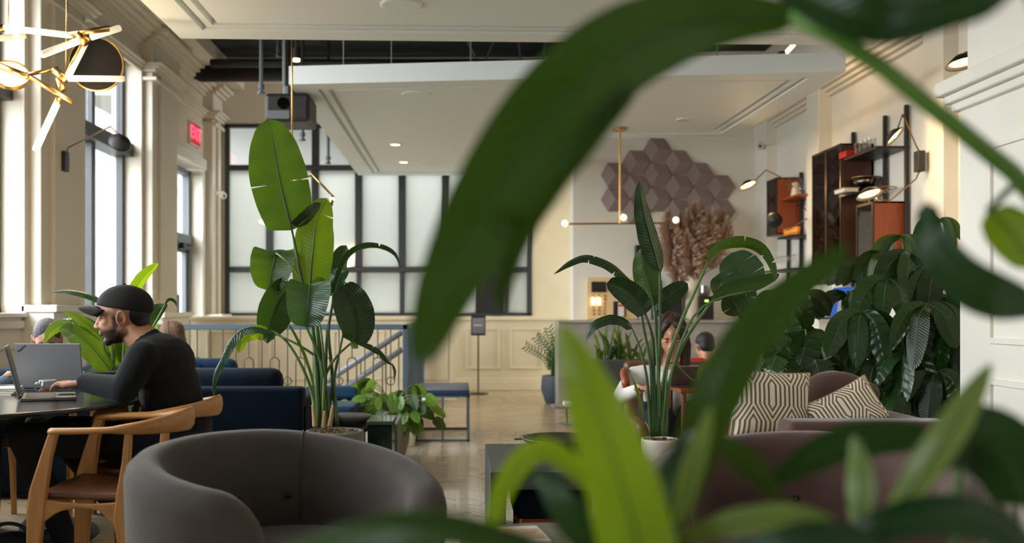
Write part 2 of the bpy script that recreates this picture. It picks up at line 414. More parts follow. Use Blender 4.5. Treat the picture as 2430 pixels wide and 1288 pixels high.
# ------------------------------------------------------------------ left wall with windows and a door
def wall_with_holes(x0, x1, holes, y0, y1, ztop):
    mb = MB(); y = y0
    for (a, b, zb, zt) in holes:
        mb.box(x0, x1, y, a, 0, ztop)
        if zb > 0: mb.box(x0, x1, a, b, 0, zb)
        mb.box(x0, x1, a, b, zt, ztop); y = b
    mb.box(x0, x1, y, y1, 0, ztop); return mb
holes = [(a, b, 1.12, 3.91) for a, b in WINS]+[(12.22, 13.63, 0, 3.08)]
struct('wall_left', wall_with_holes(LX-.3, LX, holes, -4.2, FY+.1, 4.5), cream, 'cream wall with tall street windows')
for i, (a, b) in enumerate(WINS):
    t = empty('window_%d' % (i+1), (LX-.18, (a+b)/2, 1.12), 'tall street window %s' % ['unseen behind the viewpoint, placed for its light', 'unseen beside the viewpoint, sized for its light', 'at the left edge of the picture', 'behind the man in the cap'][i], None); del_ = 0
    t['kind'] = 'structure'
    x = LX-.2; fm = framem if i == 3 else greyframe
    fr = MB().box(x-.04, x+.04, a, a+.06, 1.12, 3.91).box(x-.04, x+.04, b-.06, b, 1.12, 3.91).box(x-.04, x+.04, a, b, 3.84, 3.91).box(x-.04, x+.04, a, b, 1.12, 1.18)
    fr.build('window_frame', fm, t, bevel=.006)
    MB().box(x-.09, x+.14, a, b, 2.84, 2.99).build('transom', framem, t, bevel=.01)
    mid = (a+b)/2-.02
    MB().box(x-.05, x+.05, mid-.05, mid+.05, 1.18, 2.84).build('mullion', fm, t, bevel=.006)
    MB().box(x-.05, x+.05, mid-.04, mid+.04, 2.99, 3.84).build('mullion', fm, t, bevel=.006)
    for (c, d_) in ((a+.06, mid-.05), (mid+.05, b-.06)):
        for (z0, z1) in ((1.18, 2.84), (2.99, 3.84)):
            MB().box(x-.004, x+.004, c, d_, z0, z1).build('pane', clear, t)
    MB().box(LX-.16, LX+.05, a-.04, b+.04, 1.09, 1.125).build('window_sill', creamw, t, bevel=.006)
    mb = MB()
    for (q0, q1) in ((a-.09, a), (b, b+.09)): mb.box(LX-.001, LX+.03, q0, q1, 1.12, 3.91)
    mb.box(LX-.001, LX+.03, a-.09, b+.09, 3.91, 4.0)
    mb.build('casing', cream, t, bevel=.006)
# door with transom light
dr = empty('door_1', (LX-.15, 12.92, 0), 'glazed double street door with transom window above', None); dr['kind'] = 'structure'
x = LX-.18
MB().box(x-.05, x+.05, 12.22, 12.3, 0, 3.05).box(x-.05, x+.05, 13.55, 13.63, 0, 3.05).box(x-.05, x+.05, 12.22, 13.63, 2.97, 3.05).box(x-.06, x+.08, 12.22, 13.63, 2.02, 2.16).build('door_frame', greyframe, dr, bevel=.006)
for k in (0, 1):
    a = 12.3+.625*k; b = a+.625
    lf = MB().box(x-.03, x+.03, a, a+.09, .02, 2.02).box(x-.03, x+.03, b-.09, b, .02, 2.02).box(x-.03, x+.03, a, b, .02, .26).box(x-.03, x+.03, a, b, 1.92, 2.02).build('door_leaf', greyframe, dr, bevel=.004)
    MB().box(x-.004, x+.004, a+.09, b-.09, .26, 1.92).build('pane', clear, lf)
    MB().tube([(x+.07, (b-.05 if k == 0 else a+.05), .9), (x+.07, (b-.05 if k == 0 else a+.05), 1.35)], .014).build('handle', silver, lf)
MB().box(x+.05, x+.13, 12.35, 12.75, 1.95, 2.03).box(x+.05, x+.13, 13.0, 13.4, 1.95, 2.03).box(x+.06, x+.2, 12.5, 12.53, 2.0, 2.02).box(x+.06, x+.2, 13.2, 13.23, 2.0, 2.02).build('door_closer', blackm, dr, bevel=.004)
MB().box(x-.004, x+.004, 12.3, 13.55, 2.16, 2.97).build('transom_pane', clear, dr)
MB().box(LX-.001, LX+.04, 12.1, 12.22, 0, 3.2).box(LX-.001, LX+.04, 13.63, 13.75, 0, 3.2).box(LX-.001, LX+.06, 12.08, 13.77, 3.08, 3.22).build('casing', creamw, dr, bevel=.008)
# pilasters
for i, (y0, y1, pz) in enumerate([(4.35, 5.15, 1.19), (8.14, 9.11, 1.19), (11.1, 12.08, 1.12), (13.8, 14.3, 1.09)]):
    t = empty('trim_%d' % (i+1), (LX, (y0+y1)/2, 0), 'fluted cream pilaster on the street wall, %s' % ['unseen beside the viewpoint, sized for its light', 'between the two nearest visible windows', 'before the door', 'in the far corner'][i], None); t['kind'] = 'structure'
    MB().box(LX-.01, LX+.13, y0, y1, pz, 3.8).box(LX+.1, LX+.17, y0+.18, y1-.18, pz, 3.8).build('shaft', cream, t, bevel=.01)
    MB().box(LX-.01, LX+.26, y0-.06, y1+.06, 0, pz-.06).build('pedestal', creamw, t, bevel=.006)
    MB().box(LX-.01, LX+.29, y0-.08, y1+.08, pz-.06, pz).box(LX-.01, LX+.28, y0-.075, y1+.075, .0, .16).build('pedestal_cap', creamw, t, bevel=.008)
    mb = MB()
    for k, (dx, z0, z1) in enumerate([(.19, 3.70, 3.74), (.18, 3.80, 3.84), (.22, 3.84, 3.87), (.26, 3.87, 3.9), (.15, 3.9, 4.14), (.2, 4.14, 4.18), (.25, 4.18, 4.22), (.31, 4.22, 4.27)]):
        mb.box(LX-.01, LX+dx, y0-dx*.3, y1+dx*.3, z0, z1)
    mb.build('capital', cream, t, bevel=.006)
mb = MB()
for (dx, z0, z1) in [(.03, 3.80, 3.84), (.06, 3.84, 3.87), (.09, 3.87, 3.9), (.05, 4.1, 4.14), (.09, 4.14, 4.18), (.14, 4.18, 4.22), (.2, 4.22, 4.27), (.26, 4.27, 4.31)]:
    mb.box(LX-.005, LX+dx, -4.2, FY, z0, z1)
struct('trim_5', mb, cream, 'stepped cornice mouldings along the street wall', bevel=.006)
mb = MB()
for a, b in [(-4.2, 4.28), (5.2, 8.06), (9.18, 11.03)]:
    mb.box(LX-.005, LX+.03, a, b, 1.0, 1.06); mb.box(LX-.005, LX+.02, a, b, .84, .86)
    y = a+.2
    while y+.8 < b: mb.box(LX-.005, LX+.012, y, y+.8, .2, .8); y += 1.0
mb.box(LX-.005, LX+.025, -4.2, 12.1, 0, .16)
struct('baseboard_left', mb, cream, 'cream wainscot panelling under the street windows', bevel=.005)
# ceilings
struct('ceiling', MB().box(-3.09, 6.3, -4.2, FY-1.1, 4.5, 4.6), plenum, 'black painted high ceiling above the hanging panels')
struct('trim_6', MB().box(LX-.3, -3.09, -4.2, FY, 4.31, 4.5).box(LX-.3, 6, FY-1.1, FY+.2, 4.4, 4.6), cream, 'cream soffit strip along the street wall')
# far wall
wm = MB()
wm.box(LX-.3, -3.36, FY, FY+.2, 0, 4.5).box(-3.36, 1.03, FY, FY+.2, 3.80, 4.5).box(-3.36, 1.03, FY, FY+.2, 0, 1.07).box(1.03, 6, FY, FY+.2, 0, 4.5)
wbk = struct('wall_back', wm, creamd, 'cream far wall around the black framed window')
MB().box(-3.55, 1.03, FY-.012, FY, 3.82, 4.4).build('upper_plaster', creamw, wbk)
bw = empty('window_5', (-1.16, FY, 1.07), 'wide black framed window of frosted panes in the far wall', None); bw['kind'] = 'structure'
X = lambda px: (px-VX)*FY/F
Zf = lambda py: CAMZ-(py-VY)*FY/F
fy0, fy1 = FY-.03, FY+.05
def bar(x0, x1, z0, z1, nm='mullion', m=framem, dd=0): MB().box(x0, x1, fy0-dd, fy1, z0, z1).build(nm, m, bw, bevel=.008)
bar(X(534), X(545), Zf(748), Zf(296), 'frame_stile'); bar(X(1250), X(1262), Zf(748), Zf(296), 'frame_stile')
bar(X(534), X(1262), Zf(304), Zf(295), 'frame_rail'); bar(X(534), X(1262), Zf(749), Zf(742), 'frame_rail')
bar(X(545), X(1250), Zf(405), Zf(392), 'frame_rail', dd=.03); bar(X(545), X(1250), Zf(646), Zf(633), 'frame_rail', dd=.03)
for px in (749, ): bar(X(px-9), X(px+9), Zf(392), Zf(304))
vs_ = [641, 749, 852, 955, 1058, 1200]
for px in (955, 1058, 1200): bar(X(px-6), X(px+6), Zf(392), Zf(304))
for px in vs_: bar(X(px-9), X(px+8), Zf(633), Zf(405), dd=.02); bar(X(px-6), X(px+5), Zf(742), Zf(646), dd=.01)
bar(X(1128), X(1206), Zf(742), Zf(405), 'dark_panel', blackm, dd=.0)
edges = [545]+vs_+[1250]
for a, b in zip(edges[:-1], edges[1:]):
    for (z0, z1) in ((742, 646), (633, 405)):
        bb = b if b != 1200 else 1128
        MB().box(X(a), X(bb), FY+.0, FY+.012, Zf(z0), Zf(z1)).build('frosted_pane', frost, bw)
for a, b in ((545, 749), (749, 955), (955, 1058), (1058, 1200), (1200, 1250)):
    MB().box(X(a), X(b), FY+.0, FY+.012, Zf(392), Zf(304)).build('clear_pane', clear, bw)
# parapet under the far window, wainscot and base on the far wall
par = struct('wall_back.001', MB().box(-3.4, -.06, 12.6, 12.75, 0, 1.02), creamd, 'low cream wainscot wall in front of the far window')
MB().box(-3.42, -.03, 12.56, 12.79, 1.02, 1.07).build('ledge', creamd, par, bevel=.01)
MB().box(-3.42, -.04, 12.57, 12.6, 0, .16).build('base', creamd, par, bevel=.006)
for k in range(4):
    x0 = -3.2+k*.8; q = MB()
    for (a, b, c, d_) in ((x0, x0+.66, .86, .89), (x0, x0+.66, .26, .29), (x0, x0+.03, .29, .86), (x0+.63, x0+.66, .29, .86)): q.box(a, b, 12.585, 12.601, c, d_)
    q.build('panel_moulding', creamd, par, bevel=.005)
wb = MB().box(-.06, 3.9, FY-.04, FY, .0, 1.0).build('wainscot', creamd, None); tag(wb, 'cream wainscot at the foot of the far wall', None, None, 'structure'); wb.name = 'trim_7'
MB().box(-.06, 3.9, FY-.08, FY, 1.0, 1.06).build('ledge', creamd, wb, bevel=.01)
for z0, z1, dd in ((0, .14, .03), (.14, .17, .02)): MB().box(-.06, 3.9, FY-.04-dd, FY-.04, z0, z1).build('base', creamd, wb, bevel=.008)
for k in range(4):
    x0 = .1+k*.62; q = MB()
    for (a, b, c, d_) in ((x0, x0+.48, .86, .89), (x0, x0+.48, .3, .33), (x0, x0+.03, .33, .86), (x0+.45, x0+.48, .33, .86)): q.box(a, b, FY-.055, FY-.04, c, d_)
    q.build('panel_moulding', creamd, wb, bevel=.005)
# beam and felt-tile wall
struct('trim_8', MB().box(.9, 4, 13.3, 13.5, 3.1, 4.5), mat('shaded_paint', srgb(150, 146, 138), .6), 'beam over the passage beside the far window, its shade painted in grey')  # grey base colour stands in for the shade on this lintel
struct('wall_front', MB().box(1.475, RX+.3, HY, HY+.4, 0, 4.5), creamw, 'off-white wall carrying the hexagonal felt tiles')
# right wall
struct('wall_right', MB().box(RX, RX+.2, -4.2, HY+.3, 0, 4.5), creamw, 'warm white wall carrying the shelving')
for i, (y0, y1, dx) in enumerate([(10.58, 10.96, .14), (12.4, 12.9, .14), (7.9, 8.25, .12)]):
    t = struct('trim_%d' % (9+i), MB().box(RX-dx, RX+.02, y0, y1, 0, 3.5), creamw, 'off-white pilaster on the shelf wall, %s' % ['between the two tall cabinets', 'in the corner by the felt tiles', 'right of the shelving'][i], bevel=.006)
mb = MB()
for (dx, z0, z1) in [(.05, 3.42, 3.46), (.09, 3.46, 3.5), (.14, 3.5, 3.55), (.19, 3.55, 3.6)]: mb.box(RX-dx, RX, 4.8, HY, z0, z1)
struct('trim_12', mb, cream, 'stepped cornice along the shelf wall', bevel=.006)
# near white panelled pier
pr = struct('wall_near_right', MB().box(2.4, 3.95, 1.2, 4.77, 0, 2.21), creamw, 'white panelled pier at the right edge')
MB().box(2.4, 3.95, 1.2, 4.70, 2.21, 4.4).build('upper_wall', creamw, pr)
mb = MB()
for (dx, z0, z1) in [(.03, 2.1, 2.14), (.055, 2.14, 2.18), (.085, 2.18, 2.25)]: mb.box(2.4-dx, 2.5, 1.2, 4.77+dx, z0, z1)
mb.build('cornice', creamw, pr, bevel=.008)
for (a, b, z0, z1) in ((1.4, 4.5, 1.0, 1.9), (1.4, 4.5, .1, .84)):
    q = MB()
    for (ya, yb, za, zb) in ((a, b, z1-.025, z1), (a, b, z0, z0+.025), (a, a+.025, z0+.025, z1-.025), (b-.025, b, z0+.025, z1-.025)): q.box(2.386, 2.4, ya, yb, za, zb)
    q.build('panel_moulding', creamw, pr)
struct('wall_rear', MB().box(-4, 6, -4.2, -4.1, 0, 4.5), cream, 'wall behind the viewpoint')

# ------------------------------------------------------------------ outside: street and pale buildings
ext = mat('grey_stone', srgb(104, 104, 100), .8, var=.06)
extw = mat('facade_glass', srgb(84, 92, 96), .6)
gr = struct('ground', MB().box(-30, -3.86, -10, 40, -.4, -.12).box(-3.8, 8, 14.6, 22, -.4, -.12), mat('street_concrete', srgb(100, 100, 98), .85, var=.08), 'pale street outside the windows')
bd = empty('building', (-16, 42, 0), 'pale stone building across the street', 'building')
MB().box(-18, -14, 22, 62, -.2, 15).build('wall', ext, bd)
for k in range(16):
    y = 23+k*2.4
    for z in (.6, 3.6, 6.8, 10): MB().box(-14.02, -13.96, y, y+1.3, z, z+2.1).build('window', extw, bd)
sg = tag(MB().box(-9.03, -8.97, 20.4, 21.2, 1.1, 2.9).build('street_sign', mat('sign_white', srgb(235, 235, 235)), org=(-9, 20.8, 0)), 'small white and red street notice seen through the window behind the man', 'sign')
for z in (1.3, 1.75, 2.2, 2.6): MB().box(-8.96, -8.94, 20.5, 21.1, z, z+.16).build('red_stripe', mat('red_print', srgb(200, 60, 60)), sg)
MB().box(-9.02, -8.98, 20.75, 20.85, -.12, 1.1).build('post', greyframe, sg)
struct('wall_courtyard', MB().box(-6, 3.2, 18, 18.2, -.1, 4.6).box(3.2, 3.4, 14.6, 18.2, -.1, 4.6).box(-6, 3.4, 15.5, 18.2, 4.5, 4.7).box(-6, 3.2, 17.7, 18, 3.3, 3.5), mat('courtyard_wall', srgb(150, 150, 146), .8), 'pale courtyard outside the far window, roof cut back to light the frosted panes')  # roof slab stops short, a gap added so sky lights the frosted panes

# ------------------------------------------------------------------ hanging ceiling panels
def offset(poly, d):
    n = len(poly); out = []
    for i in range(n):
        p0, p1, p2 = Vector(poly[i-1]), Vector(poly[i]), Vector(poly[(i+1) % n])
        a = (p1-p0).normalized(); b = (p2-p1).normalized()
        na = Vector((-a.y, a.x)); nb = Vector((-b.y, b.x))
        k = (na+nb); k = k/(1+na.dot(nb)); out.append(tuple(p1+k*d))
    return out
def canopy(poly, z, th, label, cables):
    t = empty('ceiling_panel', (poly[0][0], poly[0][1], z), label, 'ceiling panel', 'white canopies hanging below the black ceiling')
    steps = [(0, 0), (.20, 0), (.205, .05), (.235, .05), (.24, .012), (.285, .012), (.29, .06), (.325, .06), (.33, .014)]
    mb = MB(); rings = [offset(poly, d) for d, _ in steps]; n = len(poly)
    vs = [(x, y, z+steps[i][1]) for i, R in enumerate(rings) for x, y in R]; fs = []
    for i in range(len(steps)-1):
        for k in range(n):
            a = i*n+k; b = i*n+(k+1) % n; fs.append((a, a+n, b+n, b))
    fs.append(tuple((len(steps)-1)*n+k for k in range(n))[::-1])
    m0 = len(vs); vs += [(x, y, z+th) for x, y in poly]
    for k in range(n): fs.append((k, (k+1) % n, m0+(k+1) % n, m0+k))
    fs.append(tuple(m0+k for k in range(n)))
    mb.add(vs, fs).build('canopy', panelw, t)
    for (cx, cy) in cables: MB().tube([(cx, cy, z+th), (cx, cy, 4.5)], .006, 6).build('suspension_rod', silver, t)
    return t
c1 = canopy([(-1.93, 2.2), (2.35, 2.2), (2.9, 6.97), (-1.90, 6.79)], 3.0, .14, 'nearest white canopy with stepped border moulding', [(-1.0, 6.4), (.9, 6.4), (-1, 4)])
c2 = canopy([(-1.40, 8.17), (3.0, 7.73), (2.95, 10.66), (1.18, 10.74), (1.18, 13.7), (-1.39, 13.7)], 3.0, .15, 'farther white canopy over the walkway, in front of the felt tiles', [(-1.0, 8.6), (0.1, 8.7), (.98, 8.6), (-.6, 8.8), (2.2, 8.5)])
def round_thing(px, py, z, r, nm, lab, cat, m, th=.012, grp=None, light=0):
    d = (z-CAMZ)*F/(VY-py); c = P(px, py, d)
    o = MB().lathe([(0, z-th), (r*.9, z-th), (r, z-th*.5), (r, z)], (c.x, c.y, 0), 28).build(nm, m, org=(c.x, c.y, z), smooth=False); return tag(o, lab, cat, grp), c
for (px, py, lab) in ((952, 10, 'round white speaker grille in the nearest canopy'), (988, 223, 'round white speaker grille near the front edge of the far canopy'), (1022, 383, 'round white speaker grille at the far end of the canopy')):
    round_thing(px, py, 3.014, .13, 'speaker_grille', lab, 'speaker', panelw, .012, 'ceiling speaker grilles')
for (px, py, lab, on) in ((938, 341, 'glowing recessed downlight, front one of the left pair', 1), (958, 383, 'glowing recessed downlight, rear one of the left pair', 1), (1377, 297, 'small glowing recessed downlight near the brass pendant', 1), (1622, 282, 'unlit recessed downlight right of the brass pendant', 0)):
    o, c = round_thing(px, py, 3.014, .055, 'downlight', lab, 'ceiling light', warmglow if on else creamw, .01, 'recessed downlights')
    MB().lathe([(.055, 3.0), (.075, 2.998), (.075, 3.014)], (c.x, c.y, 0), 24).build('trim_ring', creamw, o)
    if on:
        l = bpy.data.lights.new('downlight_lamp', 'SPOT'); l.energy = 25; l.color = (1, .72, .42); l.spot_size = radians(120); l.shadow_soft_size = .05
        lo = bpy.data.objects.new('downlight_lamp', l); lo.location = (c.x, c.y, 2.98); COL.objects.link(lo)
tag(MB().tube([P(480, 170, 13.0)+V(0, 0, 0), P(1300, 165, 13.0)], .135, 16).sphere(P(480, 170, 13.0), .135, 14).build('air_duct', ductm, org=P(480, 170, 13), smooth=True), 'black round air duct running along the far ceiling', 'duct')
tag(MB().tube([P(500, 150, 11.6), P(1300, 150, 11.6)], .05, 10).build('air_duct', ductm, org=P(500, 150, 11.6), smooth=True), 'thin black pipe crossing the black ceiling', 'pipe')
for i, (px, y0, y1, d, r, lab) in enumerate([(620, 60, 218, 9.5, .018, 'dark sprinkler pipe hanging left of the projector'), (718, 240, 330, 11.0, .018, 'dark pipe hanging just right of the projector'), (779, 285, 385, 12, .018, 'dark pipe hanging over the far window, left of the canopy corner'), (660, 60, 130, 9.6, .012, 'thin elbow pipe near the warm ceiling spot')]):
    a = P(px, y0, d); b = P(px, y1, d); a.z = 4.5
    tag(MB().tube([a, b], r, 8).tube([b+V(0, 0, .07), b+V(0, 0, .03)], r*1.7, 8).tube([b, b-V(0, 0, .02)], r*1.9, 10).build('drop_pipe', greyframe if i == 0 else framem, org=a), lab, 'pipe')
for k in range(9):
    px = 1090+k*62+random.random()*30; a = P(px, 150, 12.3)
    tag(MB().tube([V(a.x, a.y, 4.5), a+V(random.uniform(-.25, .25), 0, -.05)], .01, 6).build('hanger_wire', greyframe, org=a), 'thin metal hanger wire in the dark ceiling gap', 'wire', 'hanger wires in the ceiling gap')
# spot on the black ceiling
a = P(703, 145, 9.4)
t = empty('ceiling_spot', a, 'small warm ceiling spot above the projector', 'spotlight')
MB().tube([a+V(0, 0, .02), a+V(0, 0, .12)], .045, 14).tube([a+V(0, 0, .12), V(a.x, a.y, 4.5)], .01, 6).build('housing', blackm, t)
MB().tube([a+V(0, 0, .0), a+V(0, 0, .02)], .035, 14).build('lamp', warmglow, t)
# tube lamp by the right wall above the canopy
a = P(1862, 128, 9.6); b = P(1884, 105, 9.6)
t = empty('wall_tube_lamp', a, 'glowing tube lamp glimpsed above the far canopy at right', 'lamp')
MB().tube([a, b], .02, 10).build('tube', tubehot, t); MB().tube([a-V(.06, 0, .01), a], .035, 10).build('socket', brass, t)
l = bpy.data.lights.new('tube_lamp_light', 'POINT'); l.energy = 10; l.color = (1, .68, .32); l.shadow_soft_size = .1
lo = bpy.data.objects.new('tube_lamp_light', l); lo.location = P(1880, 130, 9.6); COL.objects.link(lo)

# projector
c = P(688, 262, 8.6)
t = empty('projector', c, 'black ceiling projector hanging beside the far canopy corner', 'projector')
MB().box(c.x-.19, c.x+.19, c.y-.15, c.y+.3, c.z-.12, c.z+.12).build('body', mat('projector_black', srgb(26, 27, 28), .5), t, bevel=.03)
MB().tube([(c.x, c.y, c.z+.12), (c.x, c.y, c.z+.2)], .06, 10).tube([(c.x-.03, c.y, c.z+.2), (c.x-.03, c.y, 4.5)], .035, 10).build('mount', blackm, t)
MB().tube([(c.x-.03, c.y-.17, c.z+.03), (c.x-.03, c.y-.15, c.z+.03)], .05, 18).build('lens', smoke, t)
MB().box(c.x-.16, c.x+.02, c.y-.156, c.y-.149, c.z-.1, c.z-.03).build('vent', greyframe, t)
# exit sign
t = empty('exit_sign', (LX, 13.2, 3.34), 'red lit exit sign on the street wall above the door', 'sign')
MB().box(LX, LX+.05, 12.98, 13.44, 3.32, 3.63).build('housing', creamw, t, bevel=.006)
MB().box(LX+.05, LX+.055, 13.0, 13.42, 3.34, 3.61).build('face', mat('sign_face', srgb(70, 20, 20), .5, emit=srgb(255, 40, 50), es=.35), t)
fc = bpy.data.curves.new('exit_text', 'FONT'); fc.body = 'EXIT'; fc.size = .24; fc.align_x = 'CENTER'; fc.align_y = 'CENTER'; fc.extrude = .002
def text_mesh(fc, m, parent):
    tmp = bpy.data.objects.new('tmp', fc); COL.objects.link(tmp); me = bpy.data.meshes.new_from_object(tmp.evaluated_get(bpy.context.evaluated_depsgraph_get()))
    bpy.data.objects.remove(tmp); me.materials.clear(); me.materials.append(m)
    o = bpy.data.objects.new('lettering', me); COL.objects.link(o); o.parent = parent; return o
fo = text_mesh(fc, mat('exit_red', (1, .05, .08, 1), emit=(1, .05, .1, 1), es=3), t); fo.location = (.058, .01, .135); fo.rotation_euler = (pi/2, 0, pi/2)
# cameras on walls
for (p, lab) in ((P(530, 464, 13.9), 'small white dome camera on the corner pilaster by the far window'), (P(1805, 346, 12.4), 'small white dome camera in the corner by the felt tiles')):
    sx = 1 if p.x < 0 else -1
    t = empty('security_camera', p, lab, 'camera', 'wall security cameras')
    MB().sphere(p, .05, 14).build('dome', whitepot, t, smooth=True); MB().box(p.x-.1*sx if sx > 0 else p.x, p.x if sx > 0 else p.x+.12, p.y-.03, p.y+.03, p.z+.01, p.z+.06).build('bracket', creamw, t, bevel=.005)
    MB().sphere(p+V(.02*sx, -.04, -.01), .02, 10).build('lens', blackm, t)

# ------------------------------------------------------------------ hexagonal felt tiles
hx = empty('hexagon_wall_panel', P(1580, 430, HY), 'cluster of faceted mauve hexagonal felt tiles on the off-white wall', 'wall panel')
O = [(915, 245), (795, 320), (1055, 320), (665, 400), (925, 395), (1185, 390), (795, 470), (1055, 465), (1310, 465), (665, 550), (925, 545), (1185, 540), (795, 620), (1055, 612), (1315, 618)]
kf = HY/F
hs = 33.6*kf*1.005
for (zx, zy) in O:
    # cell centres on a true honeycomb
    i = round((zx-665)/130); px = 1200+(665+130*i)/2.576; r = round((zy-400-(75 if i % 2 else 0))/150*1.0)
    py = 260+(400-75*(i % 2)+150*round((zy-400+75*(i % 2))/150))/2.576
    c = P(px, py, HY-.002); mb = MB(); g = .965
    cor = [V(c.x+hs*g*cos(pi/3*k), c.y-(.05 if k % 2 == 0 else .01), c.z+hs*g*sin(pi/3*k)) for k in range(6)]
    cor2 = [V(q.x, c.y, q.z) for q in cor]
    top = V(c.x-.0, c.y-.09, c.z)
    mb.add([top]+cor+cor2, [(0, 1, 2, 3), (0, 3, 4, 5), (0, 5, 6, 1)]+[(1+k, 7+k, 7+(k+1) % 6, 1+(k+1) % 6) for k in range(6)])
    mb.f = [f[::-1] if j < 3 else f for j, f in enumerate(mb.f)]
    mb.build('felt_tile', hexm, hx)

# ------------------------------------------------------------------ barrel armchairs
def barrel_chair(name, cx, cy, a_open0, a_open1, m, label, R=.47, th=.12, dropo=.10, grp='velvet barrel armchairs'):
    """open between a_open0 and a_open1 (degrees)"""
    t = empty(name, (cx, cy, 0), label, 'armchair', grp)
    A0, A1 = radians(a_open1), radians(a_open0+360); n = 72; vs = []; fs = []
    for i in range(n+1):
        u = i/n; a = A0+(A1-A0)*u
        e = min(u, 1-u)*(A1-A0)*R     # distance along the shell from the nearer end
        top = .685+.062*sin(pi*u)**1.2 - dropo*(max(0, 1-u/.45))**1.5 - .02*(max(0, (u-.55)/.45))**1.5
        rr = .17
        if e < rr: top -= rr-sqrt(max(0, rr*rr-(rr-e)**2))
        r1 = R-.02; prof = [(R-.07, .06), (R-.03, .25), (R, .5), (R+.005, top-.07)]
        for k in range(7):
            q = pi*k/6; prof.append((R-th/2+.005+th/2*cos(q), top-.055+.055*sin(q)))
        prof += [(R-th-.005, top-.12), (R-th-.03, .45), (R-th-.05, .3), (R-th-.06, .06)]
        K = len(prof)
        for (r, z) in prof: vs.append((cx+r*cos(a), cy+r*sin(a), z))
    for i in range(n):
        for k in range(K): 
            a = i*K+k; b = i*K+(k+1) % K; fs.append((a, a+K, b+K, b))
    fs.append(tuple(range(K))); fs.append(tuple(n*K+k for k in range(K))[::-1])
    sh = MB().add(vs, fs).build('shell', m, t, smooth=True)
    for am in (A0+(A1-A0)*.37,):
        i = round((am-A0)/(A1-A0)*n); ring = [Vector(p) for p in vs[i*K+2:i*K+K-2]]; ctr = V(cx+(R-th/2)*cos(am), cy+(R-th/2)*sin(am), .6)
        MB().tube([p+(p-V(ctr.x, ctr.y, min(p.z, .69))).normalized()*.0012 for p in ring], .0028, 6).build('seam', m, sh, smooth=True)
    MB().lathe([(.001, .2), (.3, .2), (.345, .24), (.35, .36), (.33, .42), (.27, .445), (.001, .45)], (cx, cy, 0), 36).build('seat_cushion', m, t, smooth=True)
    MB().lathe([(.001, .0), (.28, .0), (.28, .03), (.05, .05), (.05, .2), (.001, .2)], (cx, cy, 0), 28).build('swivel_base', blackm, t)
    for da in (-.5, 0, .5):
        am = (A0+A1)/2+da
        MB().sphere((cx+(R-th-.022)*cos(am), cy+(R-th-.022)*sin(am), .53), .011, 10).build('button', blackm, t, smooth=True)
    return t
barrel_chair('barrel_armchair', -.512, 3.0, -88, -14, greyvel, 'large grey velvet barrel armchair in the foreground, in front of the potted tall plant')
barrel_chair('barrel_armchair', 1.03, 2.95, -168, -96, brownvel, 'brown velvet barrel armchair at lower right behind the blurred leaves')

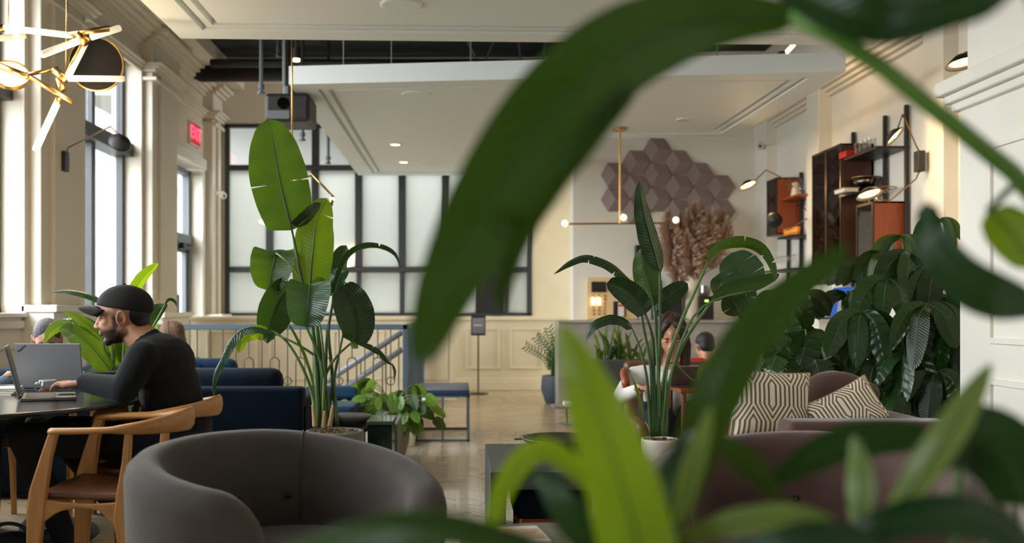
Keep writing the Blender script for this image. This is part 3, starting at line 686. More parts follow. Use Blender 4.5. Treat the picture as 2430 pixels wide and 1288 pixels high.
# ------------------------------------------------------------------ wooden elbow chairs (facing -x)
def elbow_chair(loc, rz, label, seatm):
    t = empty('wooden_armchair', (0, 0, 0), label, 'chair', 'wooden armchairs around the dark table')
    for s in (-1, 1):
        y = .225*s
        def post(nm, pts):
            mb = MB(); 
            vs = []; 
            for (x, z, wx) in pts: vs += [(x-wx, y-.013, z), (x+wx, y-.013, z), (x+wx, y+.013, z), (x-wx, y+.013, z)]
            fs = [(3, 2, 1, 0), tuple(len(vs)-4+k for k in range(4))]
            for i in range(len(pts)-1):
                for k in range(4): a = i*4+k; b = i*4+(k+1) % 4; fs.append((a, b, b+4, a+4))
            mb.add(vs, fs); mb.build(nm, oak, t, bevel=.006)
        post('leg', [(-.262, 0, .017), (-.245, .3, .026), (-.236, .43, .034), (-.228, .5, .032), (-.2, .62, .021), (-.172, .712, .017)])
        post('leg', [(.1, 0, .014), (.085, .25, .018), (.072, .4, .03), (.078, .5, .022), (.088, .6, .015), (.096, .712, .013)])
        vs = []; N_ = 12
        for i in range(N_+1):
            u = i/N_; x = -.215+.28*u; lo = .40+.035*sin(pi*u)-.05*max(0, u-.75)/.25-.02*max(0, .2-u)/.2; hi = .468-.012*sin(pi*u)-.012*u
            vs += [(x, y-.011, lo), (x, y+.011, lo), (x, y+.011, hi), (x, y-.011, hi)]
        fs = [(0, 1, 2, 3), tuple(N_*4+k for k in (3, 2, 1, 0))]
        for i in range(N_):
            for k in range(4): a = i*4+k; b = i*4+(k+1) % 4; fs.append((a, a+4, b+4, b))
        MB().add(vs, fs).build('seat_rail', oaks, t, bevel=.004)
    MB().box(-.225, -.205, -.215, .215, .42, .465).build('seat_rail', oak, t, bevel=.004)
    MB().box(.07, .09, -.215, .215, .40, .46).build('seat_rail', oak, t, bevel=.004)
    vs = []; fs = []; n = 10
    for i in range(n+1):
        for j in range(n+1):
            x = -.235+.34*i/n; yy = -.21+.42*j/n; vs.append((x, yy, .488+.012*(1-(2*j/n-1)**2)*0-.014*sin(pi*i/n)*sin(pi*j/n)-.01*i/n))
    for i in range(n):
        for j in range(n): a = i*(n+1)+j; fs.append((a, a+n+1, a+n+2, a+1))
    o = MB().add(vs, fs).build('seat', seatm, t, smooth=True); md = o.modifiers.new('solid', 'SOLIDIFY'); md.thickness = .022; md.offset = -1
    # one piece arm and back band
    path = cat_rom([(-.185, -.228, .712), (-.05, -.243, .712), (.08, -.235, .714), (.17, -.19, .718), (.235, -.1, .722), (.255, 0, .724), (.235, .1, .722), (.17, .19, .718), (.08, .235, .714), (-.05, .243, .712), (-.185, .228, .712)], 56)
    vs = []; fs = []
    for i, p in enumerate(path):
        u = i/56; e = abs(u-.5)*2; hgt = .012+.034*(1-min(1, e/.62))**.8 if e < .62 else .012; thk = .024 if e > .62 else .024-.014*(1-e/.62)
        tn = (path[min(i+1, 56)]-path[max(0, i-1)]).normalized(); sd = V(tn.y, -tn.x, 0); rise = .012*(1-e)
        for k in range(8):
            a = 2*pi*k/8; vs.append(p+sd*cos(a)*thk+V(0, 0, sin(a)*hgt+rise))
    for i in range(56):
        for k in range(8): a = i*8+k; b = i*8+(k+1) % 8; fs.append((a, b, b+8, a+8))
    fs += [tuple(range(8))[::-1], tuple(56*8+k for k in range(8))]
    MB().add(vs, fs).build('backrest', oaks, t, smooth=True)
    t.location = loc; t.rotation_euler = (0, 0, rz); return t
elbow_chair((-1.29, 3.82, 0), 0, 'empty oak armchair with curved back and brown seat at the near side of the table', leather)
elbow_chair((-1.31, 4.36, 0), 0, 'oak armchair the man in the black cap sits on', leather)
elbow_chair((-2.28, 5.5, 0), pi/2, 'oak armchair with grey seat across the table behind the open laptop', mat('grey_seat', srgb(110, 112, 118), .4))

# ------------------------------------------------------------------ round table and what stands on it
t = empty('oval_table', (-2.325, 4.38, 0), 'large dark polished oval table in front of the man in the cap', 'table')
mb = MB(); prof = [(0, .725), (.9, .73), (.985, .742), (1.0, .75), (.995, .758), (.98, .76), (0, .76)]
n = 72; vs = []; fs = []
for (r, z) in prof:
    for k in range(n): vs.append((-2.325+.94*r*cos(2*pi*k/n) if r else -2.325, 4.38+.86*r*sin(2*pi*k/n) if r else 4.38, z))
for i in range(len(prof)-1):
    for k in range(n): a = i*n+k; b = i*n+(k+1) % n; fs.append((a, b, b+n, a+n))
MB().add(vs, fs).build('tabletop', tabletop, t, smooth=False)
MB().lathe([(.38, 0), (.36, .02), (.12, .06), (.06, .2), (.05, .45), (.09, .62), (.28, .715), (.4, .726)], (-2.3, 4.35, 0), 32).build('pedestal', mat('grey_metal', srgb(110, 112, 112), .4, metal=.6), t, smooth=True)
TZ = .76
def laptop(hinge, yaw, tilt, wd, dp, hh, label, logo=False, grp='laptops on the dark table'):
    """base extends along +x' from the hinge, screen tilts back over -x'"""
    t = empty('laptop', hinge, label, 'laptop', grp)
    R = Matrix.Rotation(yaw, 3, 'Z')
    def T(mb): mb.v = [tuple(Vector(hinge)+R @ Vector(p)) for p in mb.v]; return mb
    b = T(MB().box(0, dp, -wd/2, wd/2, 0, .013)).build('base', silver, t, bevel=.003)
    T(MB().box(.02, dp*.62, -wd/2+.015, wd/2-.015, .013, .0145)).build('keyboard', keys, b)
    T(MB().box(dp*.68, dp*.96, -wd*.18, wd*.18, .013, .0142)).build('touchpad', darktable, b)
    q = Matrix.Rotation(-tilt, 3, 'Y')
    def T2(mb): mb.v = [tuple(Vector(hinge)+R @ (q @ Vector(p)+V(0, 0, .016))) for p in mb.v]; return mb
    l = T2(MB().box(-.008, 0, -wd/2, wd/2, 0, hh)).build('lid', silver, t, bevel=.003)
    T2(MB().box(0, .001, -wd/2+.008, wd/2-.008, .012, hh-.008)).build('screen', screenm, l)
    T(MB().tube([(0, -wd*.42, .014), (0, wd*.42, .014)], .007, 10)).build('hinge', keys, t)
    if logo:
        fc = bpy.data.curves.new('lid_text', 'FONT'); fc.body = 'ThinkPad'; fc.size = .014; fc.align_x = 'CENTER'; fc.align_y = 'CENTER'; fc.extrude = .0004; fc.offset = .0008
        fo = text_mesh(fc, keys, t)
        # local: lid back faces -x'; text up along the tilted lid, slanted
        p = q @ V(-.0085, wd/2-.034, hh-.026)+V(0, 0, .016)
        M = (R @ q).to_4x4() @ Matrix(((0, 0, -1, 0), (-1, 0, 0, 0), (0, 1, 0, 0), (0, 0, 0, 1))) @ Matrix.Rotation(radians(38), 4, 'Z')
        fo.data.transform(M); fo.location = R @ p
    return t
h = P(50, 941, 4.36); h.z = TZ+.001
laptop(h, radians(22), radians(14), .31, .225, .225, 'open grey laptop seen edge-on, in front of the man in the cap')
h = P(122, 934, 4.80); h.z = TZ+.001
laptop(h, radians(90-3), radians(10), .322, .22, .216, 'open grey laptop seen from the back of its lid, far side of the table', True)
# glass mug of tea
c = P(114, 934, 4.68); c.z = TZ
t = empty('glass_mug', c, 'clear glass mug with a little tea beside the edge-on laptop', 'mug')
MB().lathe([(0, .002), (.036, .002), (.041, .012), (.041, .058), (.037, .06), (.037, .014), (0, .01)], c, 28).build('cup', clear, t, smooth=True)
MB().lathe([(0, .012), (.0365, .012), (.0365, .023), (0, .023)], c, 28).build('tea', mat('tea', srgb(150, 84, 40), .2), t)
MB().tube([c+V(-.04-.022*sin(pi*k/10), 0, .03+.02*cos(pi*k/10)) for k in range(11)], .0045, 8).build('handle', glassmat('bright_glass', (.9, .9, .88, 1), 1.0), t, smooth=True)
MB().lathe([(.041, .057), (.0395, .061), (.037, .058)], c, 28).build('rim', whitepot, t, smooth=True)
c = P(-12, 925, 4.62); c.z = TZ
t = empty('paper_stack', c, 'stack of white papers on the table at the left edge', 'papers')
for k in range(4):
    a = .1*k; m = MB().box(-.13, .11, -.08, .08, .008*k, .008*k+.006); m.v = [(c.x+x*cos(a)-y*sin(a), c.y+x*sin(a)+y*cos(a), c.z+z) for x, y, z in m.v]; m.build('sheet', paper, t)
# bags on the floor
c = P(30, 1290, 4.1); c.z = 0
t = empty('shoulder_bag', c, 'dark navy cloth bag on the floor under the table', 'bag')
fuse([('e', c+V(0, 0, .12), (.13, .1, .12), None), ('e', c+V(.08, .02, .09), (.1, .08, .09), None)], 'bag_body', trous, t, .012)
MB().tube(cat_rom([c+V(-.08, 0, .2), c+V(-.04, -.02, .27), c+V(.05, -.02, .26), c+V(.09, 0, .17)], 14), .008, 8).build('strap', blackm, t)
c = P(140, 1290, 4.9); c.z = 0
t = empty('backpack', c, 'low grey backpack lying on the floor beside the cloth bag', 'bag')
fuse([('e', c+V(0, 0, .06), (.2, .12, .07), None), ('e', c+V(-.1, .02, .07), (.1, .1, .07), None)], 'bag_body', mat('grey_blue_cloth', srgb(78, 86, 94), .9), t, .012)
MB().tube(cat_rom([c+V(-.1, -.1, .05), c+V(.0, -.15, .1), c+V(.12, -.1, .05)], 12), .008, 8).build('strap', blackm, t)

# ------------------------------------------------------------------ sofas
def cushion(x0, x1, y0, y1, z0, z1, m, parent, nm='cushion', tilt=0, b=.05):
    mb = MB().box(x0, x1, y0, y1, z0, z1)
    if tilt: mb.v = [(x, y+(z-z0)*tilt, z) for x, y, z in mb.v]
    o = mb.build(nm, m, parent); bv = o.modifiers.new('b', 'BEVEL'); bv.width = b; bv.segments = 4; bv.limit_method = 'NONE'; o.data.shade_smooth(); return o
def sofa(name, x0, x1, y0, y1, sgn, top, m, label, ncush, grp, arm=True):
    """sgn=+1: back panel at the near side (seen from behind), -1: back at the far side"""
    t = empty(name, ((x0+x1)/2, (y0+y1)/2, 0), label, 'sofa', grp)
    yb0, yb1 = (y0, y0+.16) if sgn > 0 else (y1-.16, y1)
    cushion(x0, x1, yb0, yb1, .03, top-.13, m, t, 'back_panel', b=.03)
    cushion(x0, x1, y0 if sgn < 0 else y0+.14, y1 if sgn > 0 else y1-.14, .08, .3, m, t, 'base', b=.02)
    wd = (x1-x0-(.3 if arm else 0))/ncush; xx = x0+(.15 if arm else 0)
    for k in range(ncush):
        a = xx+wd*k
        if sgn > 0:
            cushion(a+.01, a+wd-.01, yb1-.03, yb1+.17, .42, top+.0-.025*(k % 2 == 0), m, t, 'back_cushion', b=.07)
            cushion(a+.01, a+wd-.01, yb1+.1, y1, .3, .44, m, t, 'seat_cushion', b=.04)
        else:
            cushion(a+.01, a+wd-.01, yb0-.17, yb0+.03, .42, top+.0-.02*(k % 2), m, t, 'back_cushion', b=.07)
            cushion(a+.01, a+wd-.01, y0, yb0-.1, .3, .44, m, t, 'seat_cushion', b=.04)
    if arm:
        for a in (x0, x1-.15): cushion(a, a+.15, y0+.02, y1-.02, .05, .6, m, t, 'arm', b=.04)
    for (a, b) in ((x0+.08, y0+.08), (x1-.08, y0+.08), (x0+.08, y1-.08), (x1-.08, y1-.08)):
        MB().tube([(a, b, 0), (a, b, .08)], .018, 8).build('foot', blackm, t)
    return t
sofa('sofa', -3.2, -.95, 6.02, 6.95, 1, .81, navyvel, 'dark navy velvet sofa seen from behind, left of the tall potted plant', 3, 'blue velvet sofas')
sofa('sofa', -3.15, -1.63, 7.35, 8.25, -1, .78, bluevel, 'blue velvet sofa facing the room in front of the railing', 2, 'blue velvet sofas')
sofa('sofa', -1.25, -.76, 7.3, 8.1, -1, .55, bluevel, 'low blue upholstered seat behind the pots of the tall plant', 1, None, arm=False)

# ------------------------------------------------------------------ railing and stair rail
rl = empty('stair_railing', (-1.5, 8.8, 0), 'blue metal stair railing with arched and ringed bronze balusters', 'railing')
D = 8.8
def Q(px, py): return P(px, py, D)
MB().box(Q(300, 0).x, Q(968, 0).x, D-.03, D+.03, Q(0, 782).z, Q(0, 769).z).build('top_rail', bluemetal, rl, bevel=.006)
MB().box(Q(956, 0).x, Q(968, 0).x, D-.03, D+.03, 0.16, Q(0, 769).z).build('newel_post', bluemetal, rl, bevel=.004)
MB().box(Q(300, 0).x, Q(968, 0).x, D-.015, D+.015, .16, .19).build('bottom_rail', bluemetal, rl, bevel=.004)
kd = D/F
for i in range(21):
    px = 315+30.6*i; x = Q(px, 0).x; zt = Q(0, 782).z
    if x > Q(950, 0).x: break
    if i % 2 == 1:
        zt2 = Q(0, 848).z; r = 11*kd
        q = MB().tube([(x, D, zt), (x, D, zt2)], .006, 6)
        q.tube([(x-r, D, .19), (x-r, D, zt2-r)]+[(x-r*cos(pi*k/10), D, zt2-r+r*sin(pi*k/10)) for k in range(1, 10)]+[(x+r, D, zt2-r), (x+r, D, .19)], .006, 6)
        q.build('arched_baluster', bronze, rl)
    else:
        q = MB().tube([(x, D, zt), (x, D, .19)], .006, 6)
        if i % 4 == 0:
            r = 9.5*kd; zc = Q(0, 904).z
            q.tube([(x+r*cos(2*pi*k/16), D, zc+r*sin(2*pi*k/16)) for k in range(17)], .005, 6)
        q.build('baluster', bronze, rl)
rr = empty('receding_railing', (-.43, 10.6, 0), 'blue railing running back along the stair edge toward the window', 'railing')
MB().hexa([(-.49, 8.84, .98), (-.45, 8.84, .98), (-.45, 12.5, .98), (-.49, 12.5, .98), (-.49, 8.84, 1.02), (-.45, 8.84, 1.02), (-.45, 12.5, 1.02), (-.49, 12.5, 1.02)]).build('top_rail', bluemetal, rr)
for k in range(18):
    y = 8.95+k*.2; MB().tube([(-.47, y, .12), (-.47, y, .98)], .01, 6).build('baluster', bluemetal, rr)
MB().box(-.5, -.44, 12.44, 12.5, .12, 1.02).build('newel_post', bluemetal, rr, bevel=.004)
MB().box(-.475, -.465, 8.84, 9.5, .12, .5).build('foot_plate', bluemetal, rr, bevel=.004)
cb = tag(MB().box(-.57, -.385, 8.35, 12.6, 0, .12).build('stair_curb', creamw, org=(-.48, 10, 0), bevel=.01), 'low white curb along the stair opening beside the bench', 'curb'); 
tag(MB().box(-3.4, -.57, 8.62, 8.9, 0, .16).build('stair_curb', creamw, org=(-2, 8.7, 0), bevel=.01), 'low white curb beneath the blue railing', 'curb')
hr = empty('handrail', P(860, 850, 9.6), 'pair of sloping grey blue handrails descending beyond the railing', 'handrail')
for (a, b) in (((955, 787), (775, 905)), ((955, 828), (790, 940))):
    MB().tube([P(a[0], a[1], 9.6), P(b[0], b[1], 9.6)], .028, 10).build('rail', mat('grey_blue_metal', srgb(128, 134, 144), .4), hr, smooth=True)
for k in range(6):
    u = k/6+.05; a = P(955, 787, 9.6).lerp(P(775, 905, 9.6), u); MB().tube([a, V(a.x, a.y, 0)], .006, 6).build('baluster', bronze, hr)

# ------------------------------------------------------------------ bench, sign stand
def bench(loc):
    t = empty('bench', loc, 'low bench with blue padded top on a thin blue metal frame beside the curb', 'bench')
    x0, x1, y0, y1 = loc[0]-.235, loc[0]+.235, loc[1]-.45, loc[1]+.45
    cushion(x0, x1, y0, y1, .40, .45, mat('navy_leather', srgb(38, 56, 84), .35), t, 'seat_pad', b=.012)
    for (a, b, c_, d_, e, f) in ((x0, x1, y0, y0+.02, .385, .4), (x0, x1, y1-.02, y1, .385, .4), (x0, x0+.02, y0, y1, .385, .4), (x1-.02, x1, y0, y1, .385, .4)): MB().box(a, b, c_, d_, e, f).build('frame', bluemetal, t)
    for y in (y0, y1-.02):
        for x in (x0, x1-.02): MB().box(x, x+.02, y, y+.02, 0, .385).build('leg', bluemetal, t)
        MB().box(x0, x1, y, y+.02, 0.0, .02).build('stretcher', bluemetal, t)
    MB().box(loc[0]-.01, loc[0]+.01, y0, y0+.02, .02, .385).build('leg', bluemetal, t)
    return t
bench((-.145, 9.13, 0))
c = P(1135, 925, 13.6); c.z = 0
t = empty('sign_stand', c, 'slim floor stand with small framed notice by the far wall', 'sign')
MB().lathe([(0, 0), (.14, 0), (.14, .015), (.02, .025), (0, .03)], c, 24).build('base', blackm, t)
MB().tube([c+V(0, 0, .02), c+V(0, 0, .82)], .012, 8).build('pole', mat('bronze_pole', srgb(96, 78, 50), .4, metal=.5), t)
f = MB().box(c.x-.1, c.x+.1, c.y-.02, c.y, .80, 1.07).build('frame', blackm, t, bevel=.004)
MB().box(c.x-.085, c.x+.085, c.y-.024, c.y-.02, .83, 1.04).build('notice', mat('notice_grey', srgb(120, 120, 134), .5), f)
MB().box(c.x-.06, c.x+.05, c.y-.026, c.y-.024, .935, .945).build('print_line', paper, f)

# ------------------------------------------------------------------ low table group near the tall plant
c = P(827, 985, 6.9)
t = empty('side_table', V(c.x, c.y, 0), 'round dark side table behind the tall potted plant', 'table')
MB().lathe([(0, c.z-.09), (.12, c.z-.09), (.16, c.z-.04), (.17, c.z), (.16, c.z+.004), (0, c.z)], (c.x, c.y, 0), 32).build('tray_top', darktable, t, smooth=True)
MB().lathe([(.13, 0), (.12, .02), (.03, .03), (.03, c.z-.09), (0, c.z-.09)], (c.x, c.y, 0), 20).build('pedestal', blackm, t)
t = empty('marble_plinth', (-.55, 6.75, 0), 'dark green marble block table beside the round side table', 'table')
MB().box(-.60, -.44, 6.5, 6.85, 0, .4).build('block', greent, t, bevel=.004); MB().box(-.605, -.43, 6.48, 6.86, .4, .425).build('top', mat('glossy_green', srgb(70, 90, 84), .08), t, bevel=.004)
tag(MB().box(-.51, -.43, 6.9, 7.45, 0, .36).build('concrete_planter_box', concrete, org=(-.47, 7.1, 0), bevel=.006), 'narrow grey concrete block between the green table and the ribbed vase', 'block')

# ------------------------------------------------------------------ coffee tables in front
t = empty('coffee_table', (.6, 4.95, 0), 'rectangular charcoal coffee table in the middle of the room', 'table')
MB().box(.14, .86, 4.48, 5.43, .34, .42).build('tabletop', darktable, t, bevel=.004)
MB().box(.14, .21, 4.48, 5.43, 0, .34).build('side_panel', darktable, t, bevel=.004)
MB().box(.79, .86, 4.48, 5.43, 0, .34).build('side_panel', darktable, t, bevel=.004)
t = empty('footstool', (.43, 4.75, 0), 'navy upholstered stool with copper legs tucked under the charcoal table', 'stool')
cushion(.25, .62, 4.6, 4.95, .18, .33, navyvel, t, 'seat', b=.04)
for (a, b) in ((.28, 4.63), (.59, 4.63), (.28, 4.92), (.59, 4.92)): MB().tube([(a, b, 0), (a, b, .18)], .014, 8).build('leg', mat('copper', srgb(200, 120, 84), .3, metal=.8), t)
MB().box(.27, .6, 4.62, 4.93, .12, .18).build('apron', teak, t, bevel=.004)
c = P(1335, 1040, 4.95); c.z = .42
t = empty('metal_bowl', c, 'wide shallow dark metal bowl on the charcoal coffee table', 'bowl')
MB().lathe([(0, 0), (.07, 0), (.09, .01), (.16, .05), (.2, .095), (.213, .098), (.2, .088), (.15, .045), (0, .012)], c, 40).build('bowl', mat('dark_steel', srgb(96, 92, 88), .22, metal=.9), t, smooth=True)
MB().tube([c+V(-.2, 0, .09), c+V(-.24, 0, .088)], .006, 8).build('handle', silver, t); MB().tube([c+V(.2, 0, .09), c+V(.24, 0, .088)], .006, 8).build('handle', silver, t)
t = empty('round_coffee_table', (.27, 2.98, 0), 'round dark table at the bottom of the picture with an open book on it', 'table')
MB().lathe([(0, .42), (.25, .425), (.27, .44), (.27, .452), (.26, .458), (0, .458)], (.27, 2.98, 0), 48).build('tabletop', mat('dark_green_top', srgb(54, 60, 56), .3), t, smooth=False)
MB().lathe([(.2, 0), (.19, .015), (.03, .04), (.03, .42), (0, .42)], (.27, 2.98, 0), 24).build('pedestal', blackm, t)
c = P(1232, 1258, 2.98); c.z = .458
t = empty('book', c, 'white magazine with a pink and yellow cover on the round dark table', 'book')
def yawbox(x0, x1, y0, y1, z0, z1, a): m = MB().box(x0, x1, y0, y1, z0, z1); m.v = [(c.x+x*cos(a)-y*sin(a), c.y+x*sin(a)+y*cos(a), c.z+z) for x, y, z in m.v]; return m
yawbox(-.075, .075, -.1, .1, 0, .003, .15).build('cover', whitec, t); yawbox(-.072, .072, -.097, .097, .003, .02, .15).build('pages', paper, t)
yawbox(-.075, .075, -.1, .1, .02, .023, .15).build('cover', whitec, t)
yawbox(-.045, .07, -.07, .06, .023, .0235, .15).build('cover_print', mat('pink_print', srgb(204, 170, 140), .6, var=.25, vscale=30), t)
yawbox(-.05, -.01, .03, .07, .0235, .024, .15).build('cover_print', mat('yellow_print', srgb(214, 180, 70), .6), t)

# ------------------------------------------------------------------ bar counter, menu board, shelf behind
t = empty('bar_counter', (2.2, 11.7, 0), 'grey marble bar counter in front of the felt tile wall', 'counter')
MB().box(1.153, 3.5, 11.55, 12.0, 0, 1.0).build('front', marble, t, bevel=.004); MB().box(1.14, 3.52, 11.5, 12.05, 1.0, 1.03).build('worktop', marble, t, bevel=.006)
c = P(1345, 960, 10.0)
t = empty('low_tray_table', V(c.x, c.y, 0), 'small silver tray table in front of the bar end', 'table')
MB().box(c.x-.15, c.x+.12, c.y-.2, c.y+.1, c.z-.02, c.z).build('tray', silver, t, bevel=.006); MB().box(c.x-.03, c.x+.1, c.y-.1, c.y+.08, c.z, c.z+.03).build('napkins', paper, t)
MB().tube([(c.x, c.y, 0), (c.x, c.y, c.z-.02)], .015, 8).build('leg', silver, t); MB().lathe([(0, 0), (.1, 0), (.1, .01), (0, .012)], (c.x, c.y, 0), 20).build('base', silver, t)
a = P(1394, 762, 12.8); b = P(1560, 658, 12.8)
t = empty('menu_board', P(1450, 710, 12.85), 'pale wooden peg board with small glowing bulbs behind the bar', 'board')
MB().box(a.x, b.x, 12.84, 12.895, 1.03, b.z).build('board', mat('pale_plywood', srgb(232, 202, 150), .6, var=.06), t, bevel=.004)
for i, px in enumerate((1408, 1421, 1434)):
    for j in range(6):
        p = P(px, 702+j*8.5, 12.83)
        lit = i < 2 and j in (1, 2)
        MB().sphere(p, .022 if lit else .016, 10).build('bulb' if lit else 'peg', warmglow if lit else brass, t, smooth=True)
for (x0, x1, y0, y1, nm) in ((1404, 1438, 668, 693, 'chalk_panel'), (1452, 1492, 666, 674, 'chalk_panel'), (1456, 1484, 715, 752, 'card_holder')):
    p = P(x0, y1, 12.82); q = P(x1, y0, 12.82); MB().box(p.x, q.x, 12.815, 12.84, p.z, q.z).build(nm, blackm, t)
p = P(1467, 750, 12.8); q = P(1481, 718, 12.8); MB().box(p.x, q.x, 12.8, 12.815, p.z, q.z).build('card', whitec, t)
MB().box(p.x, q.x, 12.795, 12.8, P(0, 727, 12.8).z, P(0, 722, 12.8).z).build('card_header', redc, t)
p = P(1400, 680, 12.7)
a = P(1583, 745, 12.3)
t = empty('espresso_machine', V(a.x, 12.3, 1.0), 'black espresso machine on the back counter behind the woman', 'coffee machine')
MB().box(a.x-.165, a.x+.17, 12.2, 12.6, 1.02, 1.42).build('body', blackm, t, bevel=.02); MB().box(a.x-.15, a.x+.15, 12.1, 12.2, 1.3, 1.42).build('group_head', silver, t, bevel=.01)
MB().box(a.x-.15, a.x+.15, 12.1, 12.2, 1.02, 1.06).build('drip_tray', silver, t); 
tag(MB().box(1.5, 3.5, 12.15, 12.88, 0, 1.02).build('back_counter', mat('white_counter', srgb(214, 208, 196), .4), org=(2.5, 12.5, 0), bevel=.005), 'low back counter under the peg board', 'counter')
for i in range(5):
    p = P(1512+i*8, 748, 12.25); p.z = 1.02
    o = MB().lathe([(0, 0), (.02, 0), (.022, .01), (.022, .12), (.008, .16), (.008, .2), (0, .2)], p, 14).build('bottle', clear if i % 2 else silver, org=p, smooth=True)
    tag(o, 'slim bottle beside the espresso machine, %s from the left' % ['first', 'second', 'third', 'fourth', 'fifth'][i], 'bottle', 'bottles on the back counter')
a = P(1672, 722, 12.3)
t = empty('coffee_grinder', V(a.x, 12.3, 1.02), 'dark coffee grinder with a green light right of the pampas vase', 'grinder')
MB().box(a.x-.09, a.x+.09, 12.2, 12.45, 1.02, 1.32).build('body', blackm, t, bevel=.01); MB().lathe([(.05, 1.32), (.08, 1.36), (.08, 1.45), (0, 1.45)], (a.x, 12.32, 0), 16).build('hopper', smoke, t)
MB().box(a.x-.02, a.x+.02, 12.19, 12.2, 1.25, 1.27).build('display', mat('green_led', (.4, 1, .1, 1), emit=(.5, 1, .1, 1), es=3), t)
a = P(1518, 600, 12.85)
tag(MB().box(a.x-.06, a.x+.06, 12.8, 12.9, a.z-.06, a.z+.1).build('wall_speaker', blackm, org=a, bevel=.01), 'small black loudspeaker on the felt tile wall behind the rolled leaf', 'speaker')
# brass pendant
p = P(1471, 291, 10.2); q = P(1471, 530, 10.2)
t = empty('brass_pendant', p, 'thin brass T-shaped pendant with small white globes over the bar', 'pendant lamp')
p.z = 3.0
MB().lathe([(0, 2.985), (.075, 2.985), (.075, 3.012), (0, 3.012)], (p.x, p.y, 0), 24).build('ceiling_plate', brass, t)
MB().tube([p, q], .011, 8).build('stem', brass, t)
l_ = P(1349, 531, 10.2); r_ = P(1590, 529, 10.2)
MB().tube([l_, r_], .01, 8).build('crossbar', brass, t)
for s_ in (P(1341, 530, 10.2), P(1480, 516, 10.15), P(1604, 522, 10.2)): MB().sphere(s_, .036, 14).build('globe', globe, t, smooth=True)

# ------------------------------------------------------------------ cabinets and shelves on the right wall
def XW(px, y): return (px-VX)*y/F
def cabinet(y0, y1, z0, z1, xf, m, label, ndoor, body2=None):
    t = empty('wall_cabinet', (xf+.15, (y0+y1)/2, z0), label, 'cabinet', 'glass fronted wall cabinets')
    MB().box(xf+.02, RX-.005, y0, y0+.02, z0, z1).box(xf+.02, RX-.005, y1-.02, y1, z0, z1).box(xf+.02, RX-.005, y0, y1, z1-.02, z1).box(xf+.02, RX-.005, y0, y1, z0, z0+.02).box(RX-.03, RX-.005, y0, y1, z0, z1).build('body', m, t, bevel=.003)
    w_ = (y1-y0)/ndoor
    for k in range(ndoor):
        a = y0+w_*k; b = a+w_
        d = MB().box(xf, xf+.018, a+.003, a+.025, z0, z1).box(xf, xf+.018, b-.025, b-.003, z0, z1).box(xf, xf+.018, a, b, z1-.022, z1).box(xf, xf+.018, a, b, z0, z0+.022).build('door', mat('bronze_frame', srgb(84, 66, 46), .35, metal=.6), t)
        MB().box(xf+.006, xf+.01, a+.025, b-.025, z0+.022, z1-.022).build('pane', smoke, d)
    for k in range(1, 3):
        z = z0+(z1-z0)*k/3; MB().box(xf+.03, RX-.03, y0+.02, y1-.02, z, z+.015).build('shelf', m, t)
    return t
cabinet(9.5, 10.28, 1.41, 2.74, 3.64, walnut, 'tall dark walnut wall cabinet with smoked glass doors', 2)
cabinet(8.79, 9.16, 1.42, 2.11, 3.65, teak, 'reddish teak wall cabinet with one smoked door, nearest on the shelf wall', 1)
cabinet(11.49, 11.86, 2.02, 2.68, 3.66, teak, 'small reddish teak wall cabinet, farthest on the shelf wall', 1)
for i, (y, zt, zb, lab) in enumerate([(8.74, 2.95, .1, 'nearest tall black shelf upright'), (9.18, 2.94, 1.3, 'black shelf upright behind the nearest lamp'), (9.92, 2.92, 1.3, 'black shelf upright behind the tall walnut cabinet'), (11.44, 2.73, .6, 'black shelf upright right of the small far cabinet'), (11.88, 2.72, .6, 'farthest black shelf upright')]):
    tag(MB().box(RX-.05, RX-.015, y-.018, y+.018, zb, zt).build('shelf_upright', blackm, org=(RX-.03, y, zb), bevel=.003), lab, 'upright', 'black uprights of the wall shelving')
def shelf(y0, y1, z, xf, lab, m=blackm):
    return tag(MB().box(xf, RX-.002, y0, y1, z-.022, z).build('wall_shelf', m, org=(xf, y0, z), bevel=.002), lab, 'shelf', 'open shelves between the uprights')
def zz_(py, d): return CAMZ-(py-VY)*d/F
shelf(8.74, 9.5, 2.59, 3.66, 'high black shelf with tumblers above the bowls')
shelf(9.18, 9.5, 2.24, 3.62, 'black shelf under the dark glass bowl')
shelf(10.9, 11.46, 2.42, 3.70, 'small shelf holding the glass cloche beside the far cabinet', teak)
shelf(10.96, 11.46, 1.98, 3.66, 'black shelf with amber glasses by the far cabinet')
shelf(10.96, 11.9, 1.61, 3.62, 'black shelf with a row of stemware by the far cabinet')
shelf(8.3, 10.5, 1.08, 3.6, 'long low black shelf under the tall cabinet')
def tumbler(x, y, z, r, h, lab, grp, m=clear):
    o = MB().lathe([(0, .002), (r*.8, .002), (r, h), (r*.93, h), (r*.75, .01), (0, .01)], (x, y, z), 18).build('glass', m, org=(x, y, z), smooth=True); return tag(o, lab, 'glass', grp)
for i in range(4): tumbler(3.72+.0*i, 8.98+.1*i, 2.59, .04, .11, 'clear tumbler on the high shelf, %s from the camera' % ['first', 'second', 'third', 'fourth'][i], 'tumblers on the high shelf')
for i in range(2): tumbler(3.73+.09*i, 9.1, 2.115, .035, .10, 'clear tumbler on the teak cabinet behind the beaded bowl, %s one' % ['left', 'right'][i], 'tumblers on the teak cabinet')
amb = mat('amber_glass', srgb(230, 150, 60), .2, emit=(1, .55, .15, 1), es=.0)
for i in range(5): tumbler(3.74, 11.02+.09*i, 1.98, .035, .09, 'amber glass on the shelf by the far cabinet, %s from the camera' % ['first', 'second', 'third', 'fourth', 'fifth'][i], 'amber glasses by the far cabinet', amb)
